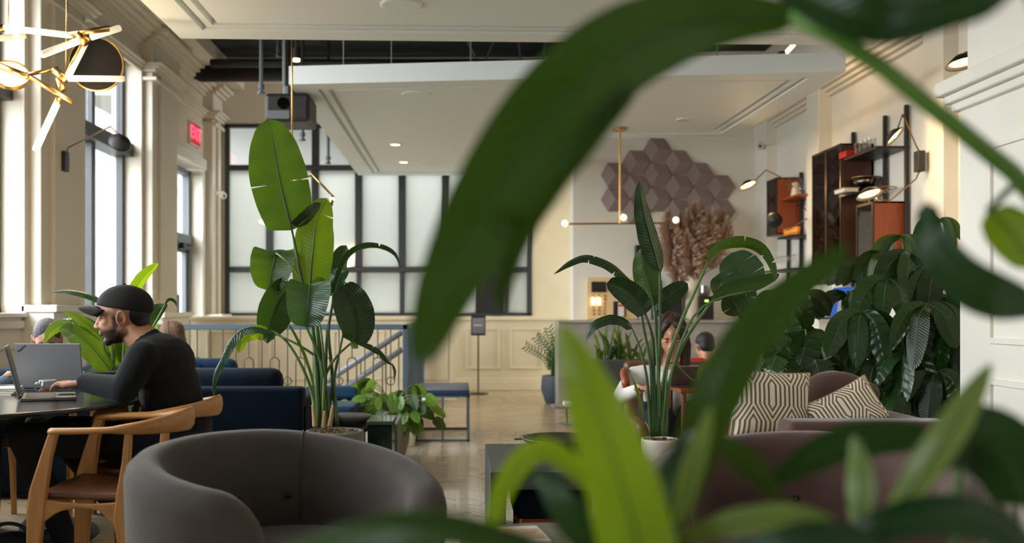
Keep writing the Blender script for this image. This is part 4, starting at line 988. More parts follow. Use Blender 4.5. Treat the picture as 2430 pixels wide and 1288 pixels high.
for i in range(7):
    y = 10.98+.12*i; x = 3.72
    o = MB().lathe([(0, 0), (.03, .002), (.004, .01), (.004, .07), (.03, .1), (.034, .16), (.03, .16), (.025, .1), (0, .08)], (x, y, 1.61), 16).build('wine_glass', clear, org=(x, y, 1.61), smooth=True)
    tag(o, 'stemmed glass on the lower far shelf, %s from the camera' % ['first', 'second', 'third', 'fourth', 'fifth', 'sixth', 'seventh'][i], 'glass', 'stemware on the lower far shelf')
t = empty('box', (3.7, 9.45, 2.59), 'flat red box lying at the end of the high shelf', 'box')
MB().box(3.63, 3.78, 9.34, 9.52, 2.59, 2.64).build('carton', redc, t, bevel=.003); MB().box(3.628, 3.782, 9.338, 9.522, 2.625, 2.645).build('lid', redc, t, bevel=.003)
def bowl(x, y, z, r, h, lab, m):
    t = empty('glass_bowl', (x, y, z), lab, 'bowl', 'glass bowls on the shelving')
    MB().lathe([(0, 0), (r*.3, 0), (r*.32, .02), (r*.75, h*.5), (r, h), (r*.95, h), (r*.7, h*.55), (0, .03)], (x, y, z), 32, rib=.03, ribn=12).build('bowl', m, t, smooth=True)
    MB().tube([(x+r*cos(2*pi*k/32), y+r*sin(2*pi*k/32), z+h) for k in range(33)], .005, 6).build('rim', brass, t, smooth=True)
bowl(3.82, 9.34, 2.24, .13, .15, 'dark smoked glass bowl on the middle shelf beside the tall cabinet', smoke)
bowl(3.78, 8.92, 2.12, .13, .12, 'wide clear beaded bowl on top of the teak cabinet', clear)
t = empty('book', (3.65, 9.28, 2.24), 'pale book lying on the middle shelf edge beside the smoked bowl', 'book')
MB().box(3.55, 3.68, 9.18, 9.42, 2.241, 2.275).build('pages', paper, t, bevel=.002); MB().box(3.545, 3.69, 9.175, 9.425, 2.275, 2.28).build('cover', tanc, t)
t = empty('glass_cloche', (3.76, 11.2, 2.42), 'glass bell jar with a pale figure on the small far shelf', 'jar')
MB().lathe([(.085, 0), (.085, .15), (.07, .2), (.03, .225), (.001, .23)], (3.78, 11.2, 2.42), 24).build('dome', clear, t, smooth=True); MB().sphere((3.78, 11.2, 2.665), .014, 10).build('knob', clear, t)
MB().lathe([(0, .0), (.05, 0), (.045, .05), (.03, .12), (.04, .15), (.001, .17)], (3.78, 11.2, 2.422), 16).build('figure', whitepot, t, smooth=True)
t = empty('framed_picture', (3.7, 9.6, 1.08), 'blue picture leaning on the low shelf under the walnut cabinet', 'picture')
MB().hexa([(3.68, 9.4, 1.085), (3.7, 9.4, 1.085), (3.7, 9.9, 1.085), (3.68, 9.9, 1.085), (3.72, 9.4, 1.37), (3.74, 9.4, 1.37), (3.74, 9.9, 1.37), (3.72, 9.9, 1.37)]).build('panel', mat('blue_print', srgb(20, 90, 190), .4), t)
MB().hexa([(3.675, 9.5, 1.1), (3.68, 9.5, 1.1), (3.68, 9.7, 1.1), (3.675, 9.7, 1.1), (3.697, 9.5, 1.26), (3.702, 9.5, 1.26), (3.702, 9.7, 1.26), (3.697, 9.7, 1.26)]).build('print_shape', mat('grey_print', srgb(140, 140, 150), .5), t)

# ------------------------------------------------------------------ wall sconces
def sconce(shades, base, label, grp='black and brass wall sconces', watts=6):
    """base: wall box centre; shades: (centre, direction of opening, radius, arm points, lit)"""
    t = empty('wall_sconce', base, label, 'wall lamp', grp)
    b = Vector(base); MB().box(b.x-.03, b.x+.03, b.y-.045, b.y+.045, b.z-.085, b.z+.085).build('base', blackm, t, bevel=.006)
    for (c, dr_, r, arm, lit) in shades:
        c = Vector(c); dr_ = Vector(dr_).normalized(); R = dr_.to_track_quat('Z', 'Y').to_matrix()
        MB().tube([Vector(p) for p in arm], .006, 8).build('arm', mat('dark_brass', srgb(110, 84, 50), .35, metal=.8), t)
        sh = MB().lathe([(.012, -r*.62), (r*.4, -r*.52), (r*.8, -r*.2), (r, 0), (r*.98, .002), (r*.77, -r*.17), (r*.38, -r*.47), (.005, -r*.55)], c, 28, axis=R).build('shade', [sconcem], t, smooth=True)
        MB().lathe([(r*.75, -r*.15), (r*.38, -r*.44), (.005, -r*.52)], c, 24, axis=R).build('reflector', mat('warm_glow_paint', srgb(230, 180, 100), .5), sh, smooth=True)  # warm yellow base colour gives the inside of the shade a glowing look
        if lit:
            MB().sphere(c-dr_*r*.22, r*.26, 14).build('bulb', warmglow, sh, smooth=True)
            l = bpy.data.lights.new('sconce_light', 'POINT'); l.energy = watts; l.color = (1, .66, .3); l.shadow_soft_size = r*.3
            lo = bpy.data.objects.new('sconce_light', l); lo.location = c+dr_*.03; COL.objects.link(lo)
    return t
# left wall
b = V(LX+.2, 8.72, zz_(383, 8.72)); b = P(152, 383, 8.5)
sconce([(P(284, 338, 8.0), (-.5, .75, -.5), .09, [P(157, 366, 8.45), P(162, 350, 8.4), P(262, 300, 8.05), P(280, 318, 8.0)], 0)], b, 'black wall sconce with unlit dark shade on the pilaster between the street windows')
b = P(2182, 383, 8.3); b.x = RX-.15
b = P(2182, 383, 8.15)
sconce([(P(2125, 324, 7.9), (.6, -.35, -.65), .095, [b+V(0, 0, .08), P(2174, 345, 8.1), P(2142, 271, 7.95), P(2130, 305, 7.9)], 1),
        (P(2064, 463, 7.7), (.15, -.32, -.93), .105, [b-V(0, 0, .08), P(2174, 424, 8.1), P(2110, 478, 7.75), P(2080, 470, 7.7)], 1)], b, 'twin armed black wall sconce with two glowing shades at the nearest upright', watts=8)
b = P(1900, 470, 11.3)
sconce([(P(1776, 441, 10.6), (.3, -.3, -.9), .1, [b+V(0, 0, .06), P(1860, 424, 11), P(1818, 403, 10.7), P(1788, 432, 10.6)], 1),
        (P(1838, 522, 10.4), (.5, .7, .3), .085, [b-V(0, 0, .06), P(1924, 513, 11), P(1870, 545, 10.6), P(1846, 534, 10.4)], 0)], b, 'twin armed wall sconce by the far cabinet, one shade glowing and one dark', watts=12)
b = P(2330, 120, 6.9)
sconce([(P(2287, 152, 6.6), (.1, -.2, -1), .115, [P(2335, 110, 6.9), P(2290, 125, 6.6)], 1)], b, 'dark domed wall lamp glowing above the white pier at upper right', watts=8)
b = P(1262, 470, 13.9)
sconce([(P(1254, 480, 13.7), (-.1, -.1, -1), .14, [P(1262, 470, 13.9), P(1254, 466, 13.7)], 1)], b, 'brass dish wall lamp at the right end of the far window', watts=2)

# ------------------------------------------------------------------ chandeliers
DC = 6.2
def chand(name, label, tubes, bars, discs, hub, d):
    t = empty(name, hub, label, 'chandelier', 'branching tube chandeliers')
    for (a, b, r, hot) in tubes:
        a = P(a[0], a[1], d+a[2]); b = P(b[0], b[1], d+b[2]); m = a.lerp(b, .22)
        tb = MB().tube([m, b.lerp(a, .04), b], [r, r, r*.8], 14).build('glass_tube', tubeglow, t, smooth=True)
        MB().tube([a, m], r*.98, 14).build('lamp_end', tubehot if hot else tubeglow, tb, smooth=True)
    for (a, b, r) in bars:
        MB().tube([P(a[0], a[1], d+a[2]), P(b[0], b[1], d+b[2])], r, 10).build('brass_bar', brass, t, smooth=True)
    for (c, nrm, r, m, rim) in discs:
        c = P(c[0], c[1], d+c[2]); R = Vector(nrm).normalized().to_track_quat('Z', 'Y').to_matrix()
        dk = MB().lathe([(0, -.008), (r, -.008), (r, .008), (0, .008)], c, 48, axis=R).build('disc', m, t)
        MB().lathe([(r, -.014), (r+.008, -.014), (r+.008, .014), (r, .014), (r, -.014)], c, 48, axis=R).build('disc_rim', rim, dk, smooth=False)
    return t
ct = chand('chandelier', 'large brass chandelier of glowing glass tubes and discs at upper left',
    [((10, 66, .05), (172, 84, 0), .020, 1), ((216, 88, 0), (286, 66, .1), .021, 1), ((186, 97, 0), (98, 130, -.2), .022, 1), ((160, 186, 0), (204, 100, .06), .019, 1),
     ((162, 186, 0), (296, 187, .05), .019, 1), ((135, 246, 0), (83, 358, -.05), .021, 1), ((60, 84, .2), (-60, 98, .2), .02, 0)],
    [((164, 82, 0), (258, 68, -.02), .018), ((186, 80, 0), (205, 103, 0), .03), ((60, 176, 0), (173, 243, 0), .016), ((60, 178, 0), (140, 162, .08), .012), ((128, 165, .03), (158, 190, 0), .022), ((140, 186, .05), (150, 215, .03), .022),
     ((141, 232, 0), (134, 248, 0), .021), ((150, 190, 0), (198, 95, .02), .008), ((0, 156, -.05), (66, 182, -.05), .02), ((-30, 72, .05), (10, 66, .05), .024), ((160, -120, .05), (156, 172, .05), .004), ((20, -120, .1), (20, 70, .1), .004)],
    [((229, 153, .25), (.12, -1, -.12), .165, mat('dark_disc', srgb(14, 12, 13), .5, spec=.15), brass), ((24, 178, 0), (.35, -.7, .55), .11, mat('glow_disc', (1, .75, .4, 1), emit=(1, .7, .34, 1), es=1.6), brass)],
    P(150, 180, DC), DC)
for (px, py, en) in ((160, 186, 4), (186, 97, 1.5), (24, 178, 5), (135, 262, 14), (100, 330, 20)):
    l = bpy.data.lights.new('tube_light', 'POINT'); l.energy = en; l.color = (1, .74, .42); l.shadow_soft_size = .06
    lo = bpy.data.objects.new('tube_light', l); lo.location = P(px, py, DC-.1)+V(0, 0, -.04); COL.objects.link(lo)
chand('chandelier', 'smaller brass tube chandelier half hidden behind the tallest upright leaf',
    [((793, 470, 0), (748, 482, 0), .016, 1), ((786, 487, 0), (766, 500, 0), .012, 1), ((700, 425, 0), (682, 437, 0), .012, 1), ((616, 524, 0), (652, 542, 0), .013, 1), ((670, 500, 0), (620, 502, 0), .012, 1)],
    [((735, 408, 0), (790, 466, 0), .008), ((790, 464, 0), (785, 488, 0), .014), ((652, 540, 0), (790, 470, .1), .007), ((693, -60, 0), (693, 430, 0), .006), ((693, 430, 0), (745, 415, 0), .007), ((693, 430, 0), (650, 520, 0), .007)],
    [], P(700, 470, 7.4), 7.4)

# ------------------------------------------------------------------ right seating: sofa, cushions, grey sofa, table
t = empty('brown_sofa', (1.75, 4.9, 0), 'brown velvet sofa with curved back and patterned cushions at right', 'sofa')
cushion(1.2, 2.1, 4.45, 5.3, .12, .42, brownvel, t, 'seat_cushion', b=.05)
cushion(1.40, 2.12, 4.22, 4.4, .05, .675, brownvel, t, 'arm', b=.03)
vs = cat_rom([P(1898, 1000, 5.0), P(1918, 955, 5.05), P(1950, 922, 5.1), P(2000, 918, 5.15), P(2060, 945, 5.2)], 24)
MB().tube(vs, [.05+.03*min(1, i/10) for i in range(25)], 14).build('curved_back', brownvel, t, smooth=True)
cushion(1.95, 2.15, 4.45, 5.3, .3, .66, brownvel, t, 'back', b=.06)

def pattern_mat():
    m = bpy.data.materials.new('maze_pattern_fabric'); m.use_nodes = True; MATS['maze'] = m
    N = m.node_tree.nodes; L = m.node_tree.links; b = N['Principled BSDF']; b.inputs['Roughness'].default_value = .9
    uv = N.new('ShaderNodeUVMap'); sp = N.new('ShaderNodeSeparateXYZ'); L.new(uv.outputs[0], sp.inputs[0])
    def M(op, a, c=None, e=None):
        n = N.new('ShaderNodeMath'); n.operation = op
        for i, x in enumerate((a, c, e)):
            if x is None: continue
            if isinstance(x, (int, float)): n.inputs[i].default_value = x
            else: L.new(x, n.inputs[i])
        return n.outputs[0]
    # nested hexagon arches: triangle wave across, flattened by vertical runs
    X_ = M('MULTIPLY', sp.outputs[0], 2.2); Y_ = M('MULTIPLY', sp.outputs[1], 2.0)
    row = M('FLOOR', Y_); X2 = M('ADD', X_, M('MULTIPLY', row, .5))
    tx = M('ABSOLUTE', M('SUBTRACT', M('FRACT', X2), .5)); ty = M('FRACT', Y_)
    arch = M('MAXIMUM', M('ADD', tx, M('MULTIPLY', M('SUBTRACT', ty, .55), .6)), tx)
    st = M('GREATER_THAN', M('FRACT', M('MULTIPLY', M('ADD', arch, M('MULTIPLY', M('LESS_THAN', ty, .0), .1)), 8.5)), .56)
    mx = N.new('ShaderNodeMix'); mx.data_type = 'RGBA'; L.new(st, mx.inputs[0])
    mx.inputs[6].default_value = srgb(228, 214, 192); mx.inputs[7].default_value = srgb(110, 92, 68); L.new(mx.outputs[2], b.inputs['Base Color'])
    return m
PM = pattern_mat()
def pillow(c, w_, h_, yaw, tilt, lean, label, th=.075):
    t = empty('patterned_cushion', c, label, 'cushion', 'cream and brown maze patterned cushions')
    n = 20; vs = []; fs = []; uvs = []
    R = Matrix.Rotation(yaw, 3, 'Z') @ Matrix.Rotation(lean, 3, 'X') @ Matrix.Rotation(tilt, 3, 'Y')
    for s in (-1, 1):
        for i in range(n+1):
            for j in range(n+1):
                u = 2*i/n-1; v = 2*j/n-1; e = (1-u**4)*(1-v**4); pin = 1-.10*(1-abs(u)**1)*abs(v)**3-.0
                pinu = 1-.09*(1-v*v)*abs(u)**2; pinv = 1-.09*(1-u*u)*abs(v)**2
                p = V(u*w_/2*pinu, s*th*max(0, e)**.55, v*h_/2*pinv); vs.append(Vector(c)+R @ p); uvs.append((i/n, j/n))
    K = (n+1)*(n+1)
    for s in (0, 1):
        for i in range(n):
            for j in range(n):
                a = s*K+i*(n+1)+j; q = (a, a+n+1, a+n+2, a+1); fs.append(q if s == 0 else q[::-1])
    o = MB().add(vs, fs).build('cover', PM, t, smooth=True); ul = o.data.uv_layers.new(name='UVMap')
    for p in o.data.polygons:
        for li in p.loop_indices: ul.data[li].uv = uvs[o.data.loops[li].vertex_index]
    pts = []
    for (u0, v0, u1, v1) in ((-1, -1, 1, -1), (1, -1, 1, 1), (1, 1, -1, 1), (-1, 1, -1, -1)):
        for k in range(8):
            f_ = k/8; u = u0+(u1-u0)*f_; v = v0+(v1-v0)*f_
            pts.append(Vector(c)+R @ V(u*w_/2*(1-.09*(1-v*v)*abs(u)**2), 0, v*h_/2*(1-.09*(1-u*u)*abs(v)**2)))
    MB().tube(pts+[pts[0]], .004, 6).build('piping', tanc, t, smooth=True)
    return t
pillow(P(1826, 965, 4.75), .42, .36, radians(8), radians(5), radians(-12), 'larger cream and brown maze patterned cushion on the brown sofa')
pillow(P(2015, 990, 4.7), .36, .30, radians(-10), radians(-28), radians(-25), 'smaller tilted patterned cushion behind the sofa arm')
sofa('grey_sofa', P(1640, 0, 7.0).x, P(1852, 0, 7.0).x, 7.0, 7.8, 1, .80, mat('grey_fabric', srgb(132, 130, 128), .9), 'light grey sofa seen from behind, beside the woman with long hair', 1, None, arm=False)
t = empty('wood_table', (P(1640, 0, 5.6).x, 5.7, 0), 'small orange wood table the woman works at', 'table')
x0, x1 = P(1596, 0, 5.6).x, P(1720, 0, 5.6).x
MB().box(x0, x1, 5.4, 5.85, .695, .72).build('tabletop', teak, t, bevel=.006)
for a in (x0+.03, x1-.03):
    for b_ in (5.45, 5.8): MB().tube([(a, b_, 0), (a, b_, .695)], .014, 8).build('leg', teak, t)
h = V(P(1645, 0, 5.55).x-.0, 5.56, .721)
laptop(h, radians(90), radians(50), .28, .2, .17, 'grey laptop in front of the woman with long hair', grp=None)
t = empty('leather_chair', (P(1510, 0, 6.1).x, 6.2, 0), 'brown leather armchair of the woman in white', 'chair')
a = P(1520, 900, 6.1)
MB().tube(cat_rom([P(1486, 905, 6.3), P(1484, 882, 6.15), P(1480, 884, 6.0), P(1486, 915, 5.9)], 12), .026, 10, flat=.8).build('arm', teak, t, smooth=True)
cushion(a.x-.05, a.x+.5, 5.95, 6.4, .38, .47, leather, t, 'seat', b=.03); cushion(a.x-.05, a.x+.5, 6.36, 6.46, .42, .82, leather, t, 'backrest', b=.03)
for (u, v) in ((a.x, 6.0), (a.x+.45, 6.0), (a.x, 6.4), (a.x+.45, 6.4)): MB().tube([(u, v, 0), (u, v, .39)], .016, 8).build('leg', teak, t)

# ------------------------------------------------------------------ people
def ell(c, r, R): return ('e', Vector(c), r, R)
def head_prims(c, fwd, up, s, beard=False):
    fwd = Vector(fwd).normalized(); up = (Vector(up)-fwd*Vector(up).dot(fwd)).normalized(); rt = fwd.cross(up)
    R = Matrix((rt, fwd, up)).transposed()
    H = lambda r, f, u: Vector(c)+(rt*r+fwd*f+up*u)*s
    pr = [ell(H(0, -.012, .03), (.074*s, .098*s, .086*s), R), ell(H(0, .03, -.02), (.06*s, .062*s, .085*s), R),
          ('c', H(-.035, -.0, -.05), H(-.012, .062, -.088), .026*s, .018*s), ('c', H(.035, 0, -.05), H(.012, .062, -.088), .026*s, .018*s),
          ('c', H(0, .04, -.07), H(0, .068, -.092), .03*s, .019*s), ell(H(0, .078, -.05), (.025*s, .014*s, .018*s), R),
          ('c', H(0, .086, .012), H(0, .108, -.028), .008*s, .0105*s), ell(H(-.011, .098, -.031), (.008*s, .01*s, .007*s), R), ell(H(.011, .098, -.031), (.008*s, .01*s, .007*s), R),
          ('c', H(-.034, .074, .02), H(.034, .074, .02), .011*s, .011*s), ('c', H(0, .082, .02), H(0, .076, .05), .014*s, .02*s),
          ell(H(0, .092, -.05), (.02*s, .008*s, .0045*s), R), ell(H(0, .09, -.06), (.018*s, .008*s, .0055*s), R),
          ell(H(-.04, .055, -.012), (.02*s, .022*s, .02*s), R), ell(H(.04, .055, -.012), (.02*s, .022*s, .02*s), R)]
    for sg in (-1, 1):
        pr += [ell(H(.076*sg, -.012, -.006), (.007*s, .018*s, .03*s), R @ Matrix.Rotation(-.2*0, 3, 'X')), ell(H(.074*sg, -.006, -.028), (.006*s, .01*s, .012*s), R)]
    return pr, H, R
def face_bits(t, body, H, R, s, iris=(60, 40, 30), browm=None):
    for sg in (-1, 1):
        sk = body.data.materials[0] if body.type == 'MESH' else skin
        MB().tube([H(.0835*sg, -.012+.0165*cos(a), -.006+.029*sin(a)) for a in [radians(x) for x in range(-60, 230, 20)]], [.0022*s]+[.0036*s]*13+[.002*s], 7).build('ear_rim', sk, body, smooth=True)
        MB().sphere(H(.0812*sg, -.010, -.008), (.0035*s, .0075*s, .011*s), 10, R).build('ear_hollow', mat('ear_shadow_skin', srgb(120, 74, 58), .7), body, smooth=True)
        MB().sphere(H(.0315*sg, .0765, .0), .0105*s, 12).build('eye', mat('eye_white', srgb(220, 212, 205), .3), body, smooth=True)
        MB().sphere(H(.0315*sg, .0835, -.001), .0052*s, 10).build('iris', mat('iris_dark', srgb(*iris), .2), body, smooth=True)
        MB().sphere(H(.031*sg, .0775, .0042), (.0125*s, .0115*s, .0085*s), 12, R).build('eyelid', body.data.materials[0] if body.type == 'MESH' else skin, body, smooth=True)
        MB().tube([H((.031+x)*sg, .0885-abs(x)*.25, -.0015-x*x*8) for x in (-.010, -.005, 0, .005, .010)], .0012*s, 5).build('eyelash', hairb, body, smooth=True)
        MB().tube([H((.03+x)*sg, .0885-abs(x+.004)*.25, .021-x*x*10) for x in (-.016, -.008, 0, .008, .018)], [.002*s, .0035*s, .004*s, .0033*s, .0018*s], 6).build('eyebrow', browm or hairb, body, smooth=True)
def hand(palm_w, palm_k, side, fingers_dir, curl, s=1.0, up=V(0, 0, 1)):
    """capsules for a palm and five fingers: palm from wrist to knuckles, thumb leaves on `side`"""
    w_ = Vector(palm_w); k_ = Vector(palm_k); d = (k_-w_).normalized(); sd = Vector(side).normalized(); pr = []
    for j, (off, ln) in enumerate([(-.03, .062), (-.011, .074), (.009, .08), (.028, .072)]):
        b = k_+sd*off*s
        pr.append(('c', w_+sd*off*.6*s, b, .0145*s, .012*s))
        f1 = (Vector(fingers_dir)+sd*off*2).normalized(); p1 = b+f1*ln*.45*s+up*.012*s*curl[0]; p2 = p1+(f1-up*curl[1]).normalized()*ln*.3*s; p3 = p2+(f1*.8-up*curl[2]).normalized()*ln*.27*s
        pr += [('c', b, p1, .0098*s, .0088*s), ('c', p1, p2, .0088*s, .0078*s), ('c', p2, p3, .0078*s, .0064*s)]
    tb = w_.lerp(k_, .3)+sd*.03*s; t1 = tb+(sd*.55+d*.8).normalized()*.035*s-up*.006; t2 = t1+(d+sd*.15-up*.3).normalized()*.03*s
    pr += [('c', w_.lerp(k_, .15)+sd*.015*s, tb, .016*s, .013*s), ('c', tb, t1, .0125*s, .0105*s), ('c', t1, t2, .0105*s, .008*s)]
    return pr
# the man with the black cap, facing left (-x)
DM = 4.38
def H_(px, py, dy=0): 
    p = P(px, py, DM); return V(p.x, DM+dy, p.z)
man = empty('person', (H_(420, 1000).x, DM, 0), 'bearded man in black cap and black sweater typing at the dark table', 'person')
fw = V(-1, -.10, -.10); hc = H_(291, 753); s = 1.08
hp, HH, HR = head_prims(hc, fw, V(0, 0, 1), s)
neck = [('c', HH(0, -.035, -.05), H_(348, 806), .056, .064), ('c', H_(318, 800), H_(352, 815), .05, .06)]
shN, shF = H_(368, 845, -.17), H_(352, 842, .18)
elN, elF = H_(330, 925, -.20), H_(290, 920, .24)
elN.z = TZ+.055; elF.z = TZ+.055
wrN = V(H_(222, 0).x, DM-.10, TZ+.078); wrF = V(H_(200, 0).x, DM+.12, TZ+.07)
torso = [ell(H_(382, 862), (.14, .185, .13), None), ell(H_(405, 930), (.125, .16, .16), None), ell(H_(418, 1005), (.15, .17, .13), None),
         ('c', shN, shF, .07, .07), ('c', H_(394, 868), H_(424, 945), .10, .10), ('c', H_(350, 822), H_(388, 856), .06, .085)]
hipN, hipF = H_(428, 1040, -.09), H_(428, 1040, .09); hipN.z = hipF.z = .575
knN, knF = V(-1.86, DM-.12, .60), V(-1.82, DM+.14, .60)
anN, anF = V(-1.66, DM-.12, .10), V(-1.46, DM+.2, .10)
armp = [('c', shN, elN, .056, .044), ('c', elN, wrN, .043, .028), ('c', shF, elF, .056, .044), ('c', elF, wrF, .043, .028)]
legp = [('c', hipN, knN, .088, .062), ('c', knN, anN, .058, .04), ('c', hipF, knF, .088, .062), ('c', knF, anF, .058, .04),
        ('c', anN, anN+V(-.15, 0, -.06), .04, .03), ('c', anF, anF+V(-.15, 0, -.06), .04, .03)]
hands = hand(wrN+V(-.015, 0, 0), wrN+V(-.085, .01, -.012), V(.0, 1, 0), V(-1, .1, 0), (.6, .7, 1.3), 1.05) + hand(wrF+V(-.015, 0, 0), wrF+V(-.09, -.03, -.012), V(.0, -1, 0), V(-1, -.25, 0), (.6, .7, 1.3), 1.05)
def mancls(c):
    q = c-hc; f = q.dot(HR.col[1])/s; u = q.dot(HR.col[2])/s; r = abs(q.dot(HR.col[0]))/s
    if q.length > .19: return 0
    ss = lambda x, a, b: max(0, min(1, (x-a)/(b-a)))
    low = ss(-u, .024+.10*max(0, f-.03)*.25, .05+.10*max(0, f-.03)*.25)
    jaw = ss(f, -.022, .008)*low
    mous = ss(-u, .036, .042)*ss(f, .075, .085)*ss(.026-r, 0, .006)
    lip = ss(.006-abs(u+.056), 0, .003)*ss(f, .084, .09)*ss(.02-r, 0, .004)
    side = ss(r, .045, .06)*ss(-u, -.04, .0)*ss(f, -.004, .006)*ss(.036-f, 0, .012)
    nk = ss(u, -.15, -.11)
    return .97*max(jaw*nk, mous, side)*(1-lip)
body = fuse(hp+neck+[(p[0], p[1], p[2], p[3]-.012, p[4]-.012) if p[0] == 'c' else ell(p[1], tuple(x-.012 for x in p[2]), p[3]) for p in torso+armp+legp]+hands, 'body', skin, man, .005, 0, 3, mancls)
face_bits(man, body, HH, HR, s)
fuse(torso+[('c', p[1], p[2]+(p[1]-p[2]).normalized()*(.0), p[3]+.012, p[4]+.008) for p in armp]+[('c', H_(352, 812), H_(360, 824), .064, .075)], 'sweater', sweater, man, .008, .006, 4)
fuse([ell(H_(425, 1035), (.14, .17, .10), None)]+legp[:4], 'trousers', trous, man, .01, .008, 4)
for a in (anN, anF):
    fuse([('c', a+V(.03, 0, -.065), a+V(-.12, 0, -.07), .04, .038), ell(a+V(-.15, 0, -.068), (.06, .045, .035), None), ('c', a, a+V(.01, 0, -.05), .045, .045)], 'shoe', blackm, man, .01)
# cap: crown and curved brim
tl = Matrix.Rotation(radians(0), 3, 'X')
cc = HH(0, -.014, .042); mb = MB(); n = 32; vs = []; fs = []; m_ = 12
for i in range(m_+1):
    for k in range(n):
        ph = 2*pi*k/n; f_ = cos(ph); r_ = sin(ph); th = pi*(.535-.10*f_)*i/m_
        sx = .084; sy = .110; sz = .087
        vs.append(cc+(HR @ V(sx*sin(th)*r_, sy*sin(th)*f_, sz*cos(th)*(1+.06*f_*sin(th))))*s)
for i in range(m_):
    for k in range(n): a = i*n+k; b = i*n+(k+1) % n; fs.append((a, a+n, b+n, b))
cap = MB().add(vs, fs).build('cap', capm, man, smooth=True); md = cap.modifiers.new('s', 'SOLIDIFY'); md.thickness = .004
vs = []; fs = []; nr, na = 8, 18
for i in range(nr+1):
    for k in range(na+1):
        a = (k/na-.5)*2; rr = i/nr; x = a*.076*(1-.12*rr); y = .050+.042*sqrt(max(0, 1-a*a))+rr*.078*(1-abs(a)**2.6*.6)
        z = .056+.004*rr-.05*abs(a)**2*(.4+.6*rr)
        vs.append(HH(x, y, z))
for i in range(nr):
    for k in range(na): a = i*(na+1)+k; fs.append((a, a+1, a+na+2, a+na+1))
br = MB().add(vs, fs).build('brim', capm, cap, smooth=True); md = br.modifiers.new('s', 'SOLIDIFY'); md.thickness = .005
MB().sphere(HH(0, -.02, .133), .007, 8).build('cap_button', capm, cap)
fuse([ell(HH(0, -.058, .015), (.072*s, .056*s, .06*s), HR), ell(HH(0, -.07, -.025), (.055*s, .038*s, .04*s), HR)], 'hair', hairb, man, .006)
# folded tan jacket on his lap
c = H_(262, 985, -.02); t = empty('folded_jacket', c, 'crumpled tan cloth on the lap of the man in the cap, under the table edge', 'cloth')
fuse([ell(c, (.07, .05, .035), None), ('c', c+V(-.06, -.02, -.04), c+V(.05, .02, .02), .025, .03), ('c', c+V(.04, 0, .02), c+V(.10, 0, -.03), .025, .02)], 'cloth_fold', tanc, t, .008)

